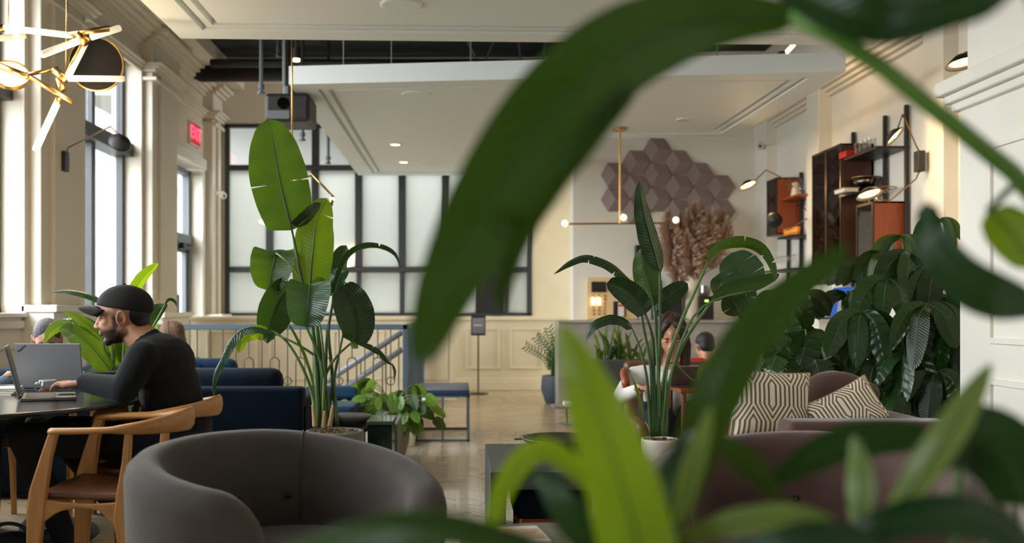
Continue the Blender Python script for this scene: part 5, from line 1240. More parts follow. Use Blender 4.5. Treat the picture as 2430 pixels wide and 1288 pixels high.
def seated(name, label, hc, fwd, s, skinm, hairm, topm, botm, hair, sh_w=.19, lean=V(0, 0, 0), hips=None, hands_at=None, knees=None, vox=.009, seat=.47, brow=None, drop=.19):
    f2 = V(fwd[0], fwd[1], 0).normalized(); rt = V(f2.y, -f2.x, 0)
    hips = hips or V(hc.x, hc.y, 0)-f2*.06
    hips.z = seat+.1
    t = empty(name, (hips.x, hips.y, 0), label, 'person')
    hp, HH, HR = head_prims(hc, fwd, V(0, 0, 1), s)
    nb = V(hc.x, hc.y, hc.z-drop*s)-f2*.05
    chest = nb-V(0, 0, .17)+(hips-nb)*.06; 
    pr = [ell(chest, (.15, .15, .17), None), ('c', nb+rt*sh_w*.8-V(0, 0, .06), nb-rt*sh_w*.8-V(0, 0, .06), .058, .058), ('c', chest, hips+V(0, 0, .03), .13, .135)]
    neck = [('c', HH(0, -.03, -.06), nb-V(0, 0, .02), .048*s, .056*s), ]
    arms = []; hd = []
    ha = hands_at or [hips+f2*.35+rt*.12+V(0, 0, .12), hips+f2*.35-rt*.12+V(0, 0, .12)]
    for sg, h in ((1, ha[0]), (-1, ha[1])):
        shp = nb+rt*sh_w*sg-V(0, 0, .06); h = Vector(h); mid = (shp+h)/2+rt*.09*sg-V(0, 0, .09)-f2*.03
        arms += [('c', shp, mid, .05, .04), ('c', mid, h, .038, .026)]; d = (h-mid).normalized()
        hd += hand(h, h+d*.07, -rt*sg, (d-V(0, 0, d.z*.6)).normalized(), (.3, .5, .9), .95)
    kn = knees or [hips+f2*.42+rt*.1, hips+f2*.42-rt*.1]; legs = []
    for sg, k in ((1, kn[0]), (-1, kn[1])):
        hp_ = hips+rt*.09*sg; an = V(k.x, k.y, .09)-f2*.02
        legs += [('c', hp_, k, .08, .056), ('c', k, an, .052, .036), ('c', an, an+f2*.14-V(0, 0, .05), .036, .028)]
    sl = lambda p, e: ('c', p[1], p[2], p[3]+e, p[4]+e) if p[0] == 'c' else ell(p[1], tuple(x+e for x in p[2]), p[3])
    b = fuse(hp+neck+[sl(p, -.012) for p in pr+arms+legs]+hd, 'body', skinm, t, vox)
    face_bits(t, b, HH, HR, s, browm=brow or hairm)
    fuse([sl(p, .01) for p in pr+arms], 'top', topm, t, vox*1.3)
    fuse([sl(p, .008) for p in legs if p[3] > .04]+[ell(hips, (.15, .15, .1), None)], 'trousers', botm, t, vox*1.4)
    for k in (1, 4): 
        a = legs[k][2]; fuse([('c', a-V(0, 0, .045), a+f2*.15-V(0, 0, .055), .04, .034)], 'shoe', blackm, t, .012)
    hh = []
    if hair == 'short': hh = [ell(HH(0, -.02, .042), (.080*s, .1*s, .084*s), HR), ell(HH(0, -.055, -.01), (.07*s, .055*s, .06*s), HR)]
    if hair == 'bald': hh = [ell(HH(0, -.03, .036), (.080*s, .094*s, .084*s), HR), ell(HH(0, -.055, -.01), (.074*s, .05*s, .05*s), HR)]
    if hair == 'long':
        hh = [ell(HH(0, -.03, .045), (.085*s, .092*s, .086*s), HR), ell(HH(0, -.065, -.03), (.085*s, .055*s, .1*s), HR)]
        for sg in (-1, 1): hh += [('c', HH(.07*sg, .03, .05), HH(.088*sg, .02, -.05), .03*s, .034*s), ('c', HH(.088*sg, .02, -.05), HH(.095*sg, .03, -.2), .036*s, .03*s), ('c', HH(.03*sg, .05, .095), HH(.068*sg, .055, .03), .02*s, .018*s)]
        hh += [('c', HH(0, -.08, 0), HH(0, -.09, -.2), .06*s, .05*s)]
    if hair == 'bob': hh = [ell(HH(0, -.025, .04), (.092*s, .105*s, .088*s), HR), ell(HH(0, -.06, -.04), (.088*s, .06*s, .1*s), HR)]
    hr_ = fuse(hh, 'hair', hairm, t, .009)
    if hair in ('bob', 'long'):
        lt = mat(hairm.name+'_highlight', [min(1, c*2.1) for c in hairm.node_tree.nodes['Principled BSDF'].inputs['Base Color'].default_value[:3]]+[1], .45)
        for (m2, cnt) in ((lt, 26), (hairm, 40)):
            mb = MB()
            for k in range(cnt):
                a = random.uniform(.9, 5.4) if hair == 'long' else random.random()*6.28
                ln = -.2 if hair == 'long' else -.10
                pts = [HH(.094*sin(th)*sin(a), -.028+.104*sin(th)*cos(a)*(.95 if th < 1.5 else .9), .04+.091*cos(th)) for th in (.25, .6, .95, 1.3, 1.6)]
                pts.append(HH(.094*sin(a), -.03+.085*cos(a), -.04)); pts.append(HH(.09*sin(a+.1), -.04+.07*cos(a), ln*.9))
                mb.tube(cat_rom(pts, 12), .0022, 5)
            o = mb.build('hair_strands', m2, hr_, smooth=True); o['kind'] = 'stuff'
    return t
hc2 = P(112, 806, 5.62)
seated('person', 'man with grey cropped hair mostly hidden behind the open laptops', hc2, V(.35, -1, -.45), .95, skin2, hairg, bluec and mat('denim_cloth', srgb(70, 96, 120), .9), trous, 'short', hips=V(hc2.x-.02, 5.62, 0), hands_at=[V(hc2.x-.1, 5.08, TZ+.05), V(hc2.x+.12, 5.08, TZ+.05)], knees=[V(hc2.x-.12, 5.2, .55), V(hc2.x+.12, 5.2, .55)])
hc3 = P(404, 800, 7.72)
seated('person', 'woman with blond brown hair and bright blue sweater on the blue sofa', hc3, V(-.75, .35, -.2), .98, skin2, hairbl, bluec, trous, 'bob', sh_w=.2, hips=V(P(455, 0, 7.75).x, 7.78, 0), seat=.42)
hc4 = P(1591, 795, 6.0)
seated('person', 'woman with long dark hair and white top looking down at her laptop', hc4, V(-.12, -1, -.5), 1.0, skin, hairbr, whitec, trous, 'long', sh_w=.21, hips=V(hc4.x, 6.12, 0), hands_at=[P(1512, 925, 5.75), V(hc4.x+.13, 5.74, .755)], knees=[V(hc4.x-.1, 5.65, .52), V(hc4.x+.1, 5.65, .52)], seat=.44, vox=.008)
hc5 = P(1672, 822, 8.2)
seated('person', 'dark haired person in a red top sitting beyond the grey sofa', hc5, V(-.2, .95, -.3), .95, skin, hairb, redc, trous, 'short', hips=V(P(1690, 0, 8.2).x, 8.25, 0), seat=.40, drop=.10, sh_w=.24)
t = empty('lounge_chair', (P(1690, 0, 8.2).x, 8.3, 0), 'dark armchair under the person in red', 'chair')
x = P(1690, 0, 8.3).x; cushion(x-.35, x+.35, 8.0, 8.6, .1, .41, trous, t, 'seat', b=.05); cushion(x-.38, x-.3, 7.98, 8.6, .1, .6, trous, t, 'arm', b=.03); cushion(x+.3, x+.38, 7.98, 8.6, .1, .6, trous, t, 'arm', b=.03)
cushion(x-.35, x+.35, 7.95, 8.05, .1, .7, trous, t, 'backrest', b=.04)

# ------------------------------------------------------------------ plants
def pot_round(t, c, r, h, m, rib=0, belly=1.0, so=True):
    MB().lathe([(0, 0), (r*.72, 0), (r*.78, .01), (r*belly, h*.5), (r, h*.97), (r*.99, h), (r*.9, h), (r*.88, h*.9), (0, h*.9)], c, 40 if not rib else 64, rib=rib, ribn=22).build('pot', m, t, smooth=True)
    if so:
        mb = MB(); n = 18; vs = [Vector(c)+V(0, 0, h*.93)]; fs = []
        for i in range(1, 6):
            for k in range(n): vs.append(Vector(c)+V(r*.88*i/5*cos(2*pi*k/n), r*.88*i/5*sin(2*pi*k/n), h*.93+random.uniform(-.008, .03)*(i < 5)))
        for k in range(n): fs.append((0, 1+k, 1+(k+1) % n))
        for i in range(4):
            for k in range(n): a = 1+i*n+k; b = 1+i*n+(k+1) % n; fs.append((a, a+n, b+n, b))
        mb.add(vs, fs); 
        for k in range(90):
            a = random.random()*6.28; q = r*.85*sqrt(random.random()); p = Vector(c)+V(q*cos(a), q*sin(a), h*.94+.02); e = V(random.uniform(-1, 1), random.uniform(-1, 1), random.uniform(-.5, .8)).normalized()*random.uniform(.008, .022)
            f = e.orthogonal().normalized()*.005; mb.add([p-e-f, p+e-f*.5, p+e+f, p-e+f*.6], [(0, 1, 2, 3)])
        mb.build('mulch', soil, t)
# 1: the tall bird of paradise in the grey concrete pot
c = P(795, 1020, 5.9); c.z = 0
t1 = empty('bird_of_paradise_plant', c, 'tall bird of paradise plant with big upright leaves in a grey concrete pot, centre left', 'plant')
pot_round(t1, c, .172, .435, concrete)
D1 = 5.9
def L1(pts, hw, m, dd=0, **k): return leaf(t1, [(x, y, D1+dd+(z if False else 0)) for x, y in pts] if len(pts[0]) == 2 else [(x, y, D1+dd+z) for x, y, z in pts], hw, m, **k)
L1([(692, 545), (680, 500), (664, 430), (655, 380), (645, 320), (636, 282)], 70, LG, -.05, roll=8, fold=10, tears=((1, .42), (-1, .43)), tip=.62, base=.75, fat=.45)
L1([(735, 690), (738, 640), (744, 580), (750, 530), (764, 492, ), (775, 470)], 50, LB, .06, roll=-10, fold=14, tip=.6, base=.8, fat=.4, tears=((-1, .82), ))
L1([(700, 540, 0), (722, 525, -.05), (742, 505, -.05), (762, 484, 0)], 22, LD, -.03, roll=40, fold=30, tip=.5, base=.7)
L1([(655, 600, .05), (650, 620, -.03), (644, 650, -.06), (638, 690, -.05)], 54, LG, .1, roll=12, fold=-14, tip=.45, base=.9, fat=.3, tears=((1, .75),))
L1([(690, 600, .1), (670, 598, .12), (640, 601, .1), (612, 612, .1)], 14, LT, .02, roll=60, fold=10, tip=.6)
L1([(690, 688, .0), (672, 700, -.04), (654, 730, -.08), (640, 775, -.06), (634, 792, -.05)], 46, LD, .1, roll=-14, fold=-16, tip=.45, base=.8, fat=.4)
L1([(735, 676, 0), (733, 700, -.06), (729, 735, -.1), (726, 776, -.08)], 56, LT, -.12, roll=4, fold=-22, tip=.5, base=.75, fat=.3)
L1([(740, 672, 0), (760, 666, 0), (778, 672, 0)], 12, LG, -.1, roll=50)
L1([(838, 812), (845, 780), (838, 740), (820, 700), (806, 680)], 48, LD, -.03, roll=10, fold=-16, tip=.4, base=.6, fat=.5)
L1([(792, 690, 0), (800, 650, .05), (812, 610, .1), (822, 582, .12)], 30, LD, .2, roll=25, fold=30, tip=.5)
L1([(792, 700), (806, 655), (830, 608), (868, 588), (905, 590), (935, 605), (950, 636)], 16, LD, .02, roll=55, fold=35, tip=.8, base=.5, tears=((1, .7),))
L1([(770, 700), (790, 668), (805, 652), (830, 640)], 28, LT, .12, roll=-20, fold=20)
L1([(648, 790), (612, 776), (575, 782), (548, 806), (526, 850), (508, 890), (504, 920), (508, 946)], 19, LT, -.2, roll=50, fold=40, tip=.7, base=.6, tears=((1, .3), (-1, .5), (1, .65)))
L1([(650, 788), (635, 795), (612, 790), (590, 800), (575, 815)], 20, LB, -.16, roll=-20, fold=20, tears=((1, .5),))
L1([(650, 785), (636, 800), (634, 815)], 14, LG, -.2, roll=10)
L1([(580, 790), (572, 815), (566, 838)], 12, LB, -.14, roll=5)
L1([(842, 812), (872, 822), (900, 838), (918, 858), (934, 868)], 8, LD, -.05, roll=20, fold=25, tears=((1, .4), (-1, .6)))
L1([(930, 862), (936, 880), (935, 905)], 4, LD, -.05, roll=20)
L1([(834, 812), (842, 820), (850, 826)], 9, LB, -.05)
L1([(684, 770), (700, 800), (722, 850), (738, 900), (745, 940)], 8, LB, -.1, roll=60, fold=50, tip=.4, base=.6)
for pts, r0, r1, m in [([(757, 1010), (752, 900), (742, 780), (720, 680), (692, 545)], .016, .008, stalkd), ([(762, 1010), (760, 900), (752, 780), (738, 690)], .014, .008, stalkm),
                       ([(770, 1015), (772, 900), (776, 800), (786, 740), (792, 695)], .013, .007, stalkd), ([(752, 1015), (740, 930), (712, 860), (680, 810), (650, 786)], .014, .006, stalkm),
                       ([(775, 1012), (770, 930), (760, 860), (715, 822), (660, 795)], .012, .006, stalkm), ([(782, 1012), (768, 960), (770, 900), (795, 850), (835, 812)], .012, .006, stalkd),
                       ([(800, 1012), (794, 940), (786, 860), (780, 780), (792, 700)], .014, .006, stalkd), ([(790, 1005), (765, 880), (758, 800), (735, 680)], .012, .006, stalkd),
                       ([(750, 1010), (762, 930), (758, 850), (720, 760), (690, 690)], .012, .006, stalkm), ([(766, 1012), (768, 930), (770, 880), (762, 790), (748, 740), (700, 640), (655, 600)], .01, .005, stalkm),
                       ([(778, 1012), (785, 940), (800, 860), (830, 700), (806, 660)], .01, .005, stalkd)]:
    stalk(t1, [(x, y, D1+random.uniform(-.04, .06)*(i > 0)) for i, (x, y) in enumerate(pts)], r0, r1, m)
for (a, b) in (((748, 1012), (742, 960)), ((782, 1012), (790, 962)), ((768, 1015), (770, 975))):
    stalk(t1, [(a[0], a[1], D1-.06), (b[0], b[1], D1-.06)], .016, .007, dryst, name='sheath')
# 2: bird of paradise in the white pot
c = P(1566, 1040, 5.2); c.z = 0
t2 = empty('bird_of_paradise_plant', c, 'bird of paradise plant with one tall rolled leaf in a white pot, right of centre', 'plant')
pot_round(t2, c, .098, .478, whitepot)
D2 = 5.2
def L2(pts, hw, m, dd=0, **k): return leaf(t2, [(p[0], p[1], D2+dd+(p[2] if len(p) > 2 else 0)) for p in pts], hw, m, **k)
L2([(1568, 645), (1556, 600), (1540, 545), (1526, 490), (1517, 430)], 34, LD, -.02, roll=25, fold=38, tip=.75, base=.35, fat=.25)
L2([(1552, 725), (1540, 680), (1528, 640), (1520, 590)], 34, LG, .05, roll=-12, fold=20, tip=.6, base=.5)
L2([(1512, 692), (1490, 665), (1458, 636), (1425, 618), (1385, 610), (1350, 624), (1314, 650)], 17, LD, 0, roll=45, fold=30, tip=.8, base=.6, tears=((1, .3), (-1, .55), (1, .6)))
L2([(1532, 745), (1515, 722), (1490, 697), (1462, 680), (1440, 672)], 33, LD, -.05, roll=8, fold=-22, tip=.5, base=.6)
L2([(1556, 740), (1572, 715), (1600, 692), (1632, 672)], 27, LD, .08, roll=-10, fold=24, tip=.5, base=.7)
L2([(1500, 780), (1480, 762), (1450, 755), (1420, 764), (1400, 782), (1390, 812)], 17, LD, -.06, roll=40, fold=25, tip=.6, base=.7)
L2([(1680, 622), (1696, 598), (1728, 582), (1770, 580), (1806, 596), (1830, 632), (1840, 668)], 21, LG, .0, roll=40, fold=30, tip=.8, base=.5, tears=((1, .45), (-1, .7), (1, .8)))
L2([(1690, 712), (1720, 690), (1755, 680), (1800, 668), (1850, 650)], 22, LG, .02, roll=-20, fold=22, tip=.6, tears=((1, .5),))
L2([(1786, 690), (1768, 660), (1748, 625), (1735, 600)], 55, LT, .15, roll=18, fold=8, tip=.5, base=.6, tears=((1, .3), (1, .6), (-1, .35), (-1, .7)))
L2([(1700, 705, 0), (1712, 668, .1), (1722, 640, .1)], 26, LT, .2, roll=30)
L2([(1760, 745), (1740, 715), (1730, 690)], 34, LD, .25, roll=10, tears=((1, .4), (-1, .5)))
L2([(1660, 905), (1676, 882), (1700, 872), (1726, 890)], 22, LB, -.5, roll=10)
L2([(1532, 1000), (1520, 950), (1508, 910), (1496, 885)], 6, LB, -.05, roll=40, fold=40)
for pts, r0, r1, m in [([(1560, 1035), (1562, 900), (1566, 780), (1566, 645)], .013, .006, stalkd), ([(1550, 1035), (1545, 880), (1530, 790), (1512, 692)], .012, .005, stalkd), ([(1545, 1035), (1535, 900), (1520, 830), (1500, 780)], .01, .005, stalkd),
                       ([(1570, 1035), (1575, 900), (1610, 780), (1645, 700), (1680, 622)], .013, .007, stalkm), ([(1575, 1035), (1585, 920), (1620, 820), (1660, 755), (1692, 712)], .014, .007, stalkm),
                       ([(1555, 1035), (1552, 900), (1548, 800), (1532, 745)], .012, .006, stalkd), ([(1565, 1035), (1560, 850), (1556, 740)], .012, .006, stalkd), ([(1580, 1035), (1590, 900), (1640, 760), (1700, 710), (1786, 690)], .01, .005, stalkm),
                       ([(1572, 1035), (1578, 950), (1590, 860), (1640, 900), (1660, 905)], .006, .004, stalkm), ([(1556, 1035), (1566, 960), (1560, 860), (1552, 725)], .011, .005, stalkm), ([(1545, 1035), (1540, 1015), (1532, 1000)], .006, .004, stalkm)]:
    stalk(t2, [(x, y, D2+random.uniform(-.03, .03)*(i > 0)) for i, (x, y) in enumerate(pts)], r0, r1, m)
# 3: bright plant behind the man in the cap
c = P(272, 1100, 5.35); c.z = 0; c.x = P(290, 0, 5.62).x; c.y = 5.62
t3 = empty('bird_of_paradise_plant', c, 'bright green bird of paradise plant behind the man in the cap', 'plant')
pot_round(t3, c, .15, .40, concrete)
D3 = 5.5
def L3(pts, hw, m, dd=0, **k): return leaf(t3, [(x, y, D3+dd) for x, y in pts], hw, m, **k)
L3([(300, 720), (318, 690), (342, 655), (376, 624)], 17, LB, .1, roll=25, fold=25, tip=.7)
L3([(262, 740), (232, 710), (190, 694), (150, 690), (118, 694)], 12, LT, 0, roll=45, fold=30, tip=.8)
L3([(262, 880), (240, 850), (205, 810), (170, 785), (140, 780)], 32, LB, -.05, roll=15, fold=25, tip=.6, base=.6)
L3([(250, 810), (215, 775), (182, 752), (150, 738)], 15, LB, 0, roll=20, fold=25)
L3([(240, 800), (225, 775), (190, 760), (150, 762), (120, 775), (106, 800)], 18, LT, .05, roll=35, fold=20)
L3([(170, 765), (140, 772), (118, 788), (106, 812)], 15, LB, -.02, roll=10)
L3([(272, 870), (268, 830), (240, 790), (215, 770)], 30, LB, .08, roll=-10, fold=10)
L3([(290, 860), (285, 820), (292, 800), (310, 780)], 22, LG, .1, roll=0)
L3([(340, 790), (352, 760), (372, 738), (398, 722)], 22, LD, .05, roll=10, fold=20)
L3([(348, 800), (360, 775), (368, 755)], 16, LB, .1, roll=5)
L3([(392, 722), (402, 712), (414, 716), (420, 730)], 8, LD, .05, roll=60)
L3([(272, 900), (300, 890), (325, 895), (330, 930), (312, 985)], 22, LB, -.1, roll=15, fold=15)
L3([(262, 895), (235, 880), (215, 885), (205, 910)], 20, LT, .0, roll=15, fold=15)
L3([(322, 930), (322, 955), (312, 990)], 18, LB, -.1, roll=10)
for pts in ([(280, 1040), (275, 960), (262, 880)], [(285, 1040), (290, 900), (300, 720)], [(280, 1040), (270, 900), (262, 740)], [(290, 1040), (310, 900), (340, 790)], [(282, 1040), (276, 930), (250, 810)], [(284, 1040), (280, 950), (272, 870)], [(284, 1040), (280, 950), (240, 800)], [(288, 1040), (290, 950), (290, 860)], [(284, 1040), (272, 900), (170, 765)], [(290, 1040), (330, 850), (392, 722)], [(290, 1040), (322, 930)], [(288, 1040), (272, 900)]):
    stalk(t3, [(c.x*F/c.y+VX if i == 0 else x, y, 5.62 if i == 0 else D3) for i, (x, y) in enumerate(pts)], .012, .005)
# 4: trailing variegated plant in the ribbed vase
c = P(930, 1062, 7.75); c.z = 0
t4 = empty('potted_pothos', c, 'leafy variegated plant in a ribbed stone vase beside the curb', 'plant')
MB().lathe([(0, 0), (.08, 0), (.1, .02), (.13, .12), (.14, .22), (.125, .32), (.1, .365), (.095, .37), (.088, .36), (.08, .33), (0, .33)], c, 88, rib=.02, ribn=22).build('vase', ribbed, t4, smooth=True)
tc_ = c+V(0, 0, .36)
for k in range(84):
    a = random.random()*6.28; e = random.uniform(-.3, 1.1); Lg = random.uniform(.08, .31)
    dirv = V(cos(a)*cos(e)*1.15, sin(a)*cos(e)*.7, sin(e)*.85+.15)
    b = tc_+dirv*Lg+V(0, 0, -.06*cos(e)); 
    pb = lambda q: ((q.x*F/q.y)+VX, VY-(q.z-CAMZ)*F/q.y, q.y)
    dn = V(cos(a)*.6, sin(a)*.6, -.6+random.uniform(-.5, .6)).normalized()
    leaf(t4, [pb(b), pb(b+dn*.06), pb(b+dn*.125+V(0, 0, -.015))], random.uniform(12, 17), LP if k % 3 else LG, roll=random.uniform(-50, 50), fold=12, nseg=8, tip=.7, base=.6, fat=.35)
    MB().tube(cat_rom([tc_, tc_.lerp(b, .5)+V(0, 0, .04), b], 6), .0035, 5).build('stem', stalkm, t4)
# 5: zz plant in slate pot
c = P(1318, 955, 12.3); c.z = 0; c.x = 1.21
t5 = empty('zz_plant', c, 'dark green feathered plant in a slate grey pot by the end of the bar', 'plant')
pot_round(t5, c, .19, .34, slatepot, belly=1.06)
for k in range(13):
    a = random.uniform(0, 6.28); sp_ = random.uniform(.1, .42); hh = random.uniform(.3, .66); base = c+V(random.uniform(-.08, .08), random.uniform(-.08, .08), .3)
    tip_ = base+V(cos(a)*sp_*1.0, sin(a)*sp_*.7, hh); mid = base.lerp(tip_, .5)+V(-cos(a)*.04, 0, .06)
    pth = cat_rom([base, mid, tip_], 14); mb = MB().tube(pth, [.014-.0007*i for i in range(15)], 6)
    fr = mb.build('stem', stalkd, t5); mb = MB()
    for i in range(3, 15):
        for sg in (-1, 1):
            p = pth[i]; tn = (pth[i]-pth[i-1]).normalized(); sd = tn.cross(V(0, -1, 0)).normalized()*sg; up = (sd+tn*.7).normalized(); nn = up.cross(tn).normalized() if up.cross(tn).length > .01 else V(0, 1, 0)
            wv = tn.cross(nn).normalized()*.02; q = p+up*.085
            mid_ = p+up*.04; mb.add([p, mid_+wv*.9+nn*.0, q, mid_-wv*.9, ], [(0, 1, 2, 3)])
    o = mb.build('leaflets', mat('zz_leaf', srgb(44, 92, 50), .35), fr); o['kind'] = 'stuff'
# small ferny plants on the bar planter
t6 = empty('planter_box', (P(1470, 0, 8.6).x, 8.6, 0), 'low dark planter with ferny plants in front of the marble bar', 'planter')
x0, x1 = P(1400, 0, 8.6).x, P(1540, 0, 8.6).x
MB().box(x0, x1, 8.5, 8.8, 0, .72).build('box', darktable, t6, bevel=.006)
for k in range(30):
    b = V(random.uniform(x0+.05, x1-.05), 8.65, .70); tp = b+V(random.uniform(-.14, .14), random.uniform(-.1, .1), random.uniform(.1, .36)*(1.0 if k % 3 else .5))
    pb = lambda q: ((q.x*F/q.y)+VX, VY-(q.z-CAMZ)*F/q.y, q.y)
    leaf(t6, [pb(b), pb(b.lerp(tp, .5)+V(0, 0, .04)), pb(tp)], random.uniform(4, 7), LB if k % 2 else LG, roll=random.uniform(-60, 60), nseg=8, tears=((1, .4), (-1, .6), (1, .7)))
# pampas grass
c = P(1640, 745, 12.3); c.z = 1.02
tp_ = empty('pampas_vase', c, 'tall vase of dried pampas grass behind the woman with long hair', 'plant')
MB().lathe([(0, 0), (.09, 0), (.1, .02), (.1, .5), (.085, .55), (.08, .55), (.09, .48), (.09, .03), (0, .03)], c, 28).build('vase', whitepot, tp_, smooth=True)
for (bx, by, tx, ty, wpx) in [(1590, 640, 1590, 512, 26), (1620, 660, 1618, 520, 26), (1650, 640, 1655, 492, 28), (1672, 640, 1690, 505, 24), (1690, 640, 1722, 510, 26), (1640, 690, 1634, 560, 24), (1610, 690, 1580, 580, 20), (1665, 600, 1668, 500, 22), (1700, 600, 1735, 540, 18), (1640, 620, 1640, 510, 24)]:
    a = P(bx, by, 12.3); b = P(tx, ty, 12.3+random.uniform(-.15, .15)); s0 = c+V(0, 0, .5)
    mb = MB(); L_ = (b-a).length
    for k in range(1300):
        u = random.random(); p = a.lerp(b, u)+V(.02*sin(u*5), 0, 0); ww = wpx*1.75*12.3/F*(sin(pi*(.06+.92*u))**.6)*(1.1-.45*u)
        an = random.random()*6.28; d = V(cos(an), sin(an), 0)*ww*random.uniform(.25, 1.0)+V(0, 0, random.uniform(.02, .14)); 
        q = p+d; f = V(-sin(an), cos(an), 0)*.0018; m_ = p.lerp(q, .6)+V(0, 0, random.uniform(.0, .03)); e_ = q+V(0, 0, random.uniform(-.05, .04))
        mb.add([p-f, p+f, m_+f*.9, e_, m_-f*.9], [(0, 1, 2, 3, 4)])
    o = mb.build('plume', pampas, tp_); o['kind'] = 'stuff'
    MB().tube(cat_rom([s0-V(0, 0, .4), s0.lerp(a, .5), a, b], 10), .007, 6).build('stalk', dryst, tp_)
# 7: umbrella trees and monstera at the right
def umbrella_hub(t, hub, n, ln, spread, tilt, m, hw, d):
    for k in range(n):
        a = 2*pi*k/n+random.uniform(-.2, .2); dx = cos(a)*spread; dy = sin(a)*.5
        px, py = hub; L_ = ln*random.uniform(.8, 1.1)
        e = (px+dx*L_, py+L_*(.35+.65*tilt)*(.8 if abs(dx) > .5 else 1)+dy*8, d+dy*.18)
        mid_ = (px+dx*L_*.55, py+L_*.22*tilt-4, d+dy*.12)
        leaf(t, [(px, py, d), mid_, e], hw*random.uniform(.8, 1.1), m if random.random() < .75 else LD, roll=random.uniform(-45, 45), fold=14, nseg=12, tip=.7, base=.35, fat=.5)
def tree(name, pc, d, label, hubs, lnr, hw, m=LU, n=7, spread=.75, tilt=1.0, potm=concrete):
    c = P(pc, 1000, d); c.z = 0
    t = empty(name, c, label, 'plant'); pot_round(t, c, .17, .4, potm)
    for (x, y, dd) in hubs:
        umbrella_hub(t, (x, y), n, random.uniform(*lnr), spread, tilt, m, hw, d+dd)
        top = P(x, y, d+dd); MB().tube(cat_rom([c+V(random.uniform(-.05, .05), random.uniform(-.05, .05), .36), c.lerp(top, .5)+V(0, 0, .25), top], 12), [.012-.0006*i for i in range(13)], 6).build('stem', stalkm, t, smooth=True)
    return t
tree('umbrella_plant', 2180, 5.65, 'large glossy umbrella plant filling the right side before the white pier', [(2045, 740, 0), (2110, 660, .1), (2160, 600, .15), (2230, 640, .1), (2200, 720, -.1), (2245, 790, 0), (2150, 830, -.05), (2080, 860, 0), (2225, 880, -.1), (2160, 930, -.1), (2110, 770, .2), (2250, 700, .2), (2190, 820, .2), (2240, 940, 0)], (120, 165), 27)
tree('umbrella_plant', 1930, 6.6, 'second umbrella plant with smaller hanging leaves behind the cushions', [(1905, 700, 0), (1960, 790, 0), (1870, 780, .1), (2010, 700, .2), (1925, 850, -.05), (1990, 860, 0), (2050, 620, .3), (1860, 700, .2), (2080, 800, .2)], (80, 115), 20, LD, n=8, spread=.9, tilt=.6)
tree('money_tree', 2190, 6.4, 'slender plant with arching pale stems near the nearest shelf upright', [(2140, 560, 0), (2200, 560, .1), (2230, 520, .1), (2090, 600, 0)], (70, 110), 15, LG, n=6, spread=.8, tilt=.9)
c = P(1840, 1000, 5.85); c.z = 0
tm = empty('monstera_plant', c, 'low broad leafed plant directly behind the larger patterned cushion', 'plant'); pot_round(tm, c, .16, .36, whitepot)
for (x, y, hw, rl, dd) in [(1800, 790, 34, 10, .2), (1850, 830, 38, -15, 0), (1900, 860, 40, 20, 0), (1950, 830, 36, -10, .1), (1830, 880, 30, 30, -.1), (1880, 900, 34, -20, -.1), (1945, 890, 36, 10, -.1), (2000, 880, 36, -20, 0), (1870, 790, 34, 5, .2), (1990, 800, 30, 15, .2), (1820, 740, 30, -10, .3), (1770, 720, 26, 10, .4), (1900, 740, 32, 0, .3), (2050, 920, 34, 10, 0), (2110, 930, 34, 0, .1), (1910, 940, 30, 10, 0)]:
    a = random.uniform(-50, 50); ux, uy = sin(radians(a)), cos(radians(a))
    leaf(tm, [(x-ux*35, y-uy*38, 5.85+dd), (x, y, 5.8+dd), (x+ux*38, y+uy*46, 5.85+dd)], hw, LD if random.random() < .6 else LU, roll=rl, fold=12, nseg=14, tip=.5, base=.8, fat=.3, tears=((1, .3), (1, .55), (-1, .4), (-1, .65)))
    tp2 = P(x-ux*35, y-uy*38, 5.85+dd); MB().tube(cat_rom([c+V(0, 0, .33), c.lerp(tp2, .5)+V(0, 0, .1), tp2], 8), .006, 6).build('stem', stalkm, tm)

# ------------------------------------------------------------------ blurred foreground plants
def fore(name, loc, label): 
    t = empty(name, loc, label, 'plant'); return t
fc_ = V(1.3, 1.1, 0)
t7 = fore('bird_of_paradise_plant', fc_, 'huge out of focus arching leaf and stem plant in the near foreground')
pot_round(t7, fc_, .2, .42, concrete)
def LFg(t, pts, hw, m, **k): return leaf(t, pts, hw, m, **k)
LFg(t7, [(1905, 40, 1.0), (1760, 42, .98), (1620, 62, .95), (1480, 120, .92), (1360, 215, .9), (1260, 330, .88), (1180, 450, .87), (1110, 580, .86), (1045, 720, .86), (995, 870, .88)], 112, LF, roll=-8, fold=10, tip=.62, base=.25, fat=.45, tears=((1, .74), (1, .755)), nseg=44, wav=.05, ribm=stalkd)
LFg(t7, [(1500, 200, .93), (1380, 320, .91), (1280, 450, .9), (1215, 580, .9), (1178, 745, .9)], 52, LF, roll=14, fold=14, tip=.8, base=.5, fat=.4, nseg=26)
stalk(t7, [(1870, 35, 1.0), (1960, 75, 1.0), (2080, 150, 1.0), (2200, 245, 1.02), (2330, 350, 1.05), (2450, 460, 1.1), (2650, 760, 1.15), (2700, 1200, 1.15)], .0085, .013, mat('pale_stalk', srgb(104, 150, 66), .4))
LFg(t7, [(1840, -60, .95), (1960, 10, .93), (2080, 42, .92), (2220, 20, .94), (2420, -60, 1.0)], 66, LFD, roll=15, fold=14, tip=.6, base=.6, nseg=24)
LFg(t7, [(2440, -80, .8), (2330, 0, .8), (2200, 40, .82), (2090, 60, .85)], 46, LFD, roll=-20, fold=10, nseg=16)
t8 = fore('rubber_plant', V(1.45, 1.75, 0), 'blurred dark broad leafed plant at the right edge, below the arching stem'); pot_round(t8, V(1.45, 1.75, 0), .18, .36, whitepot)
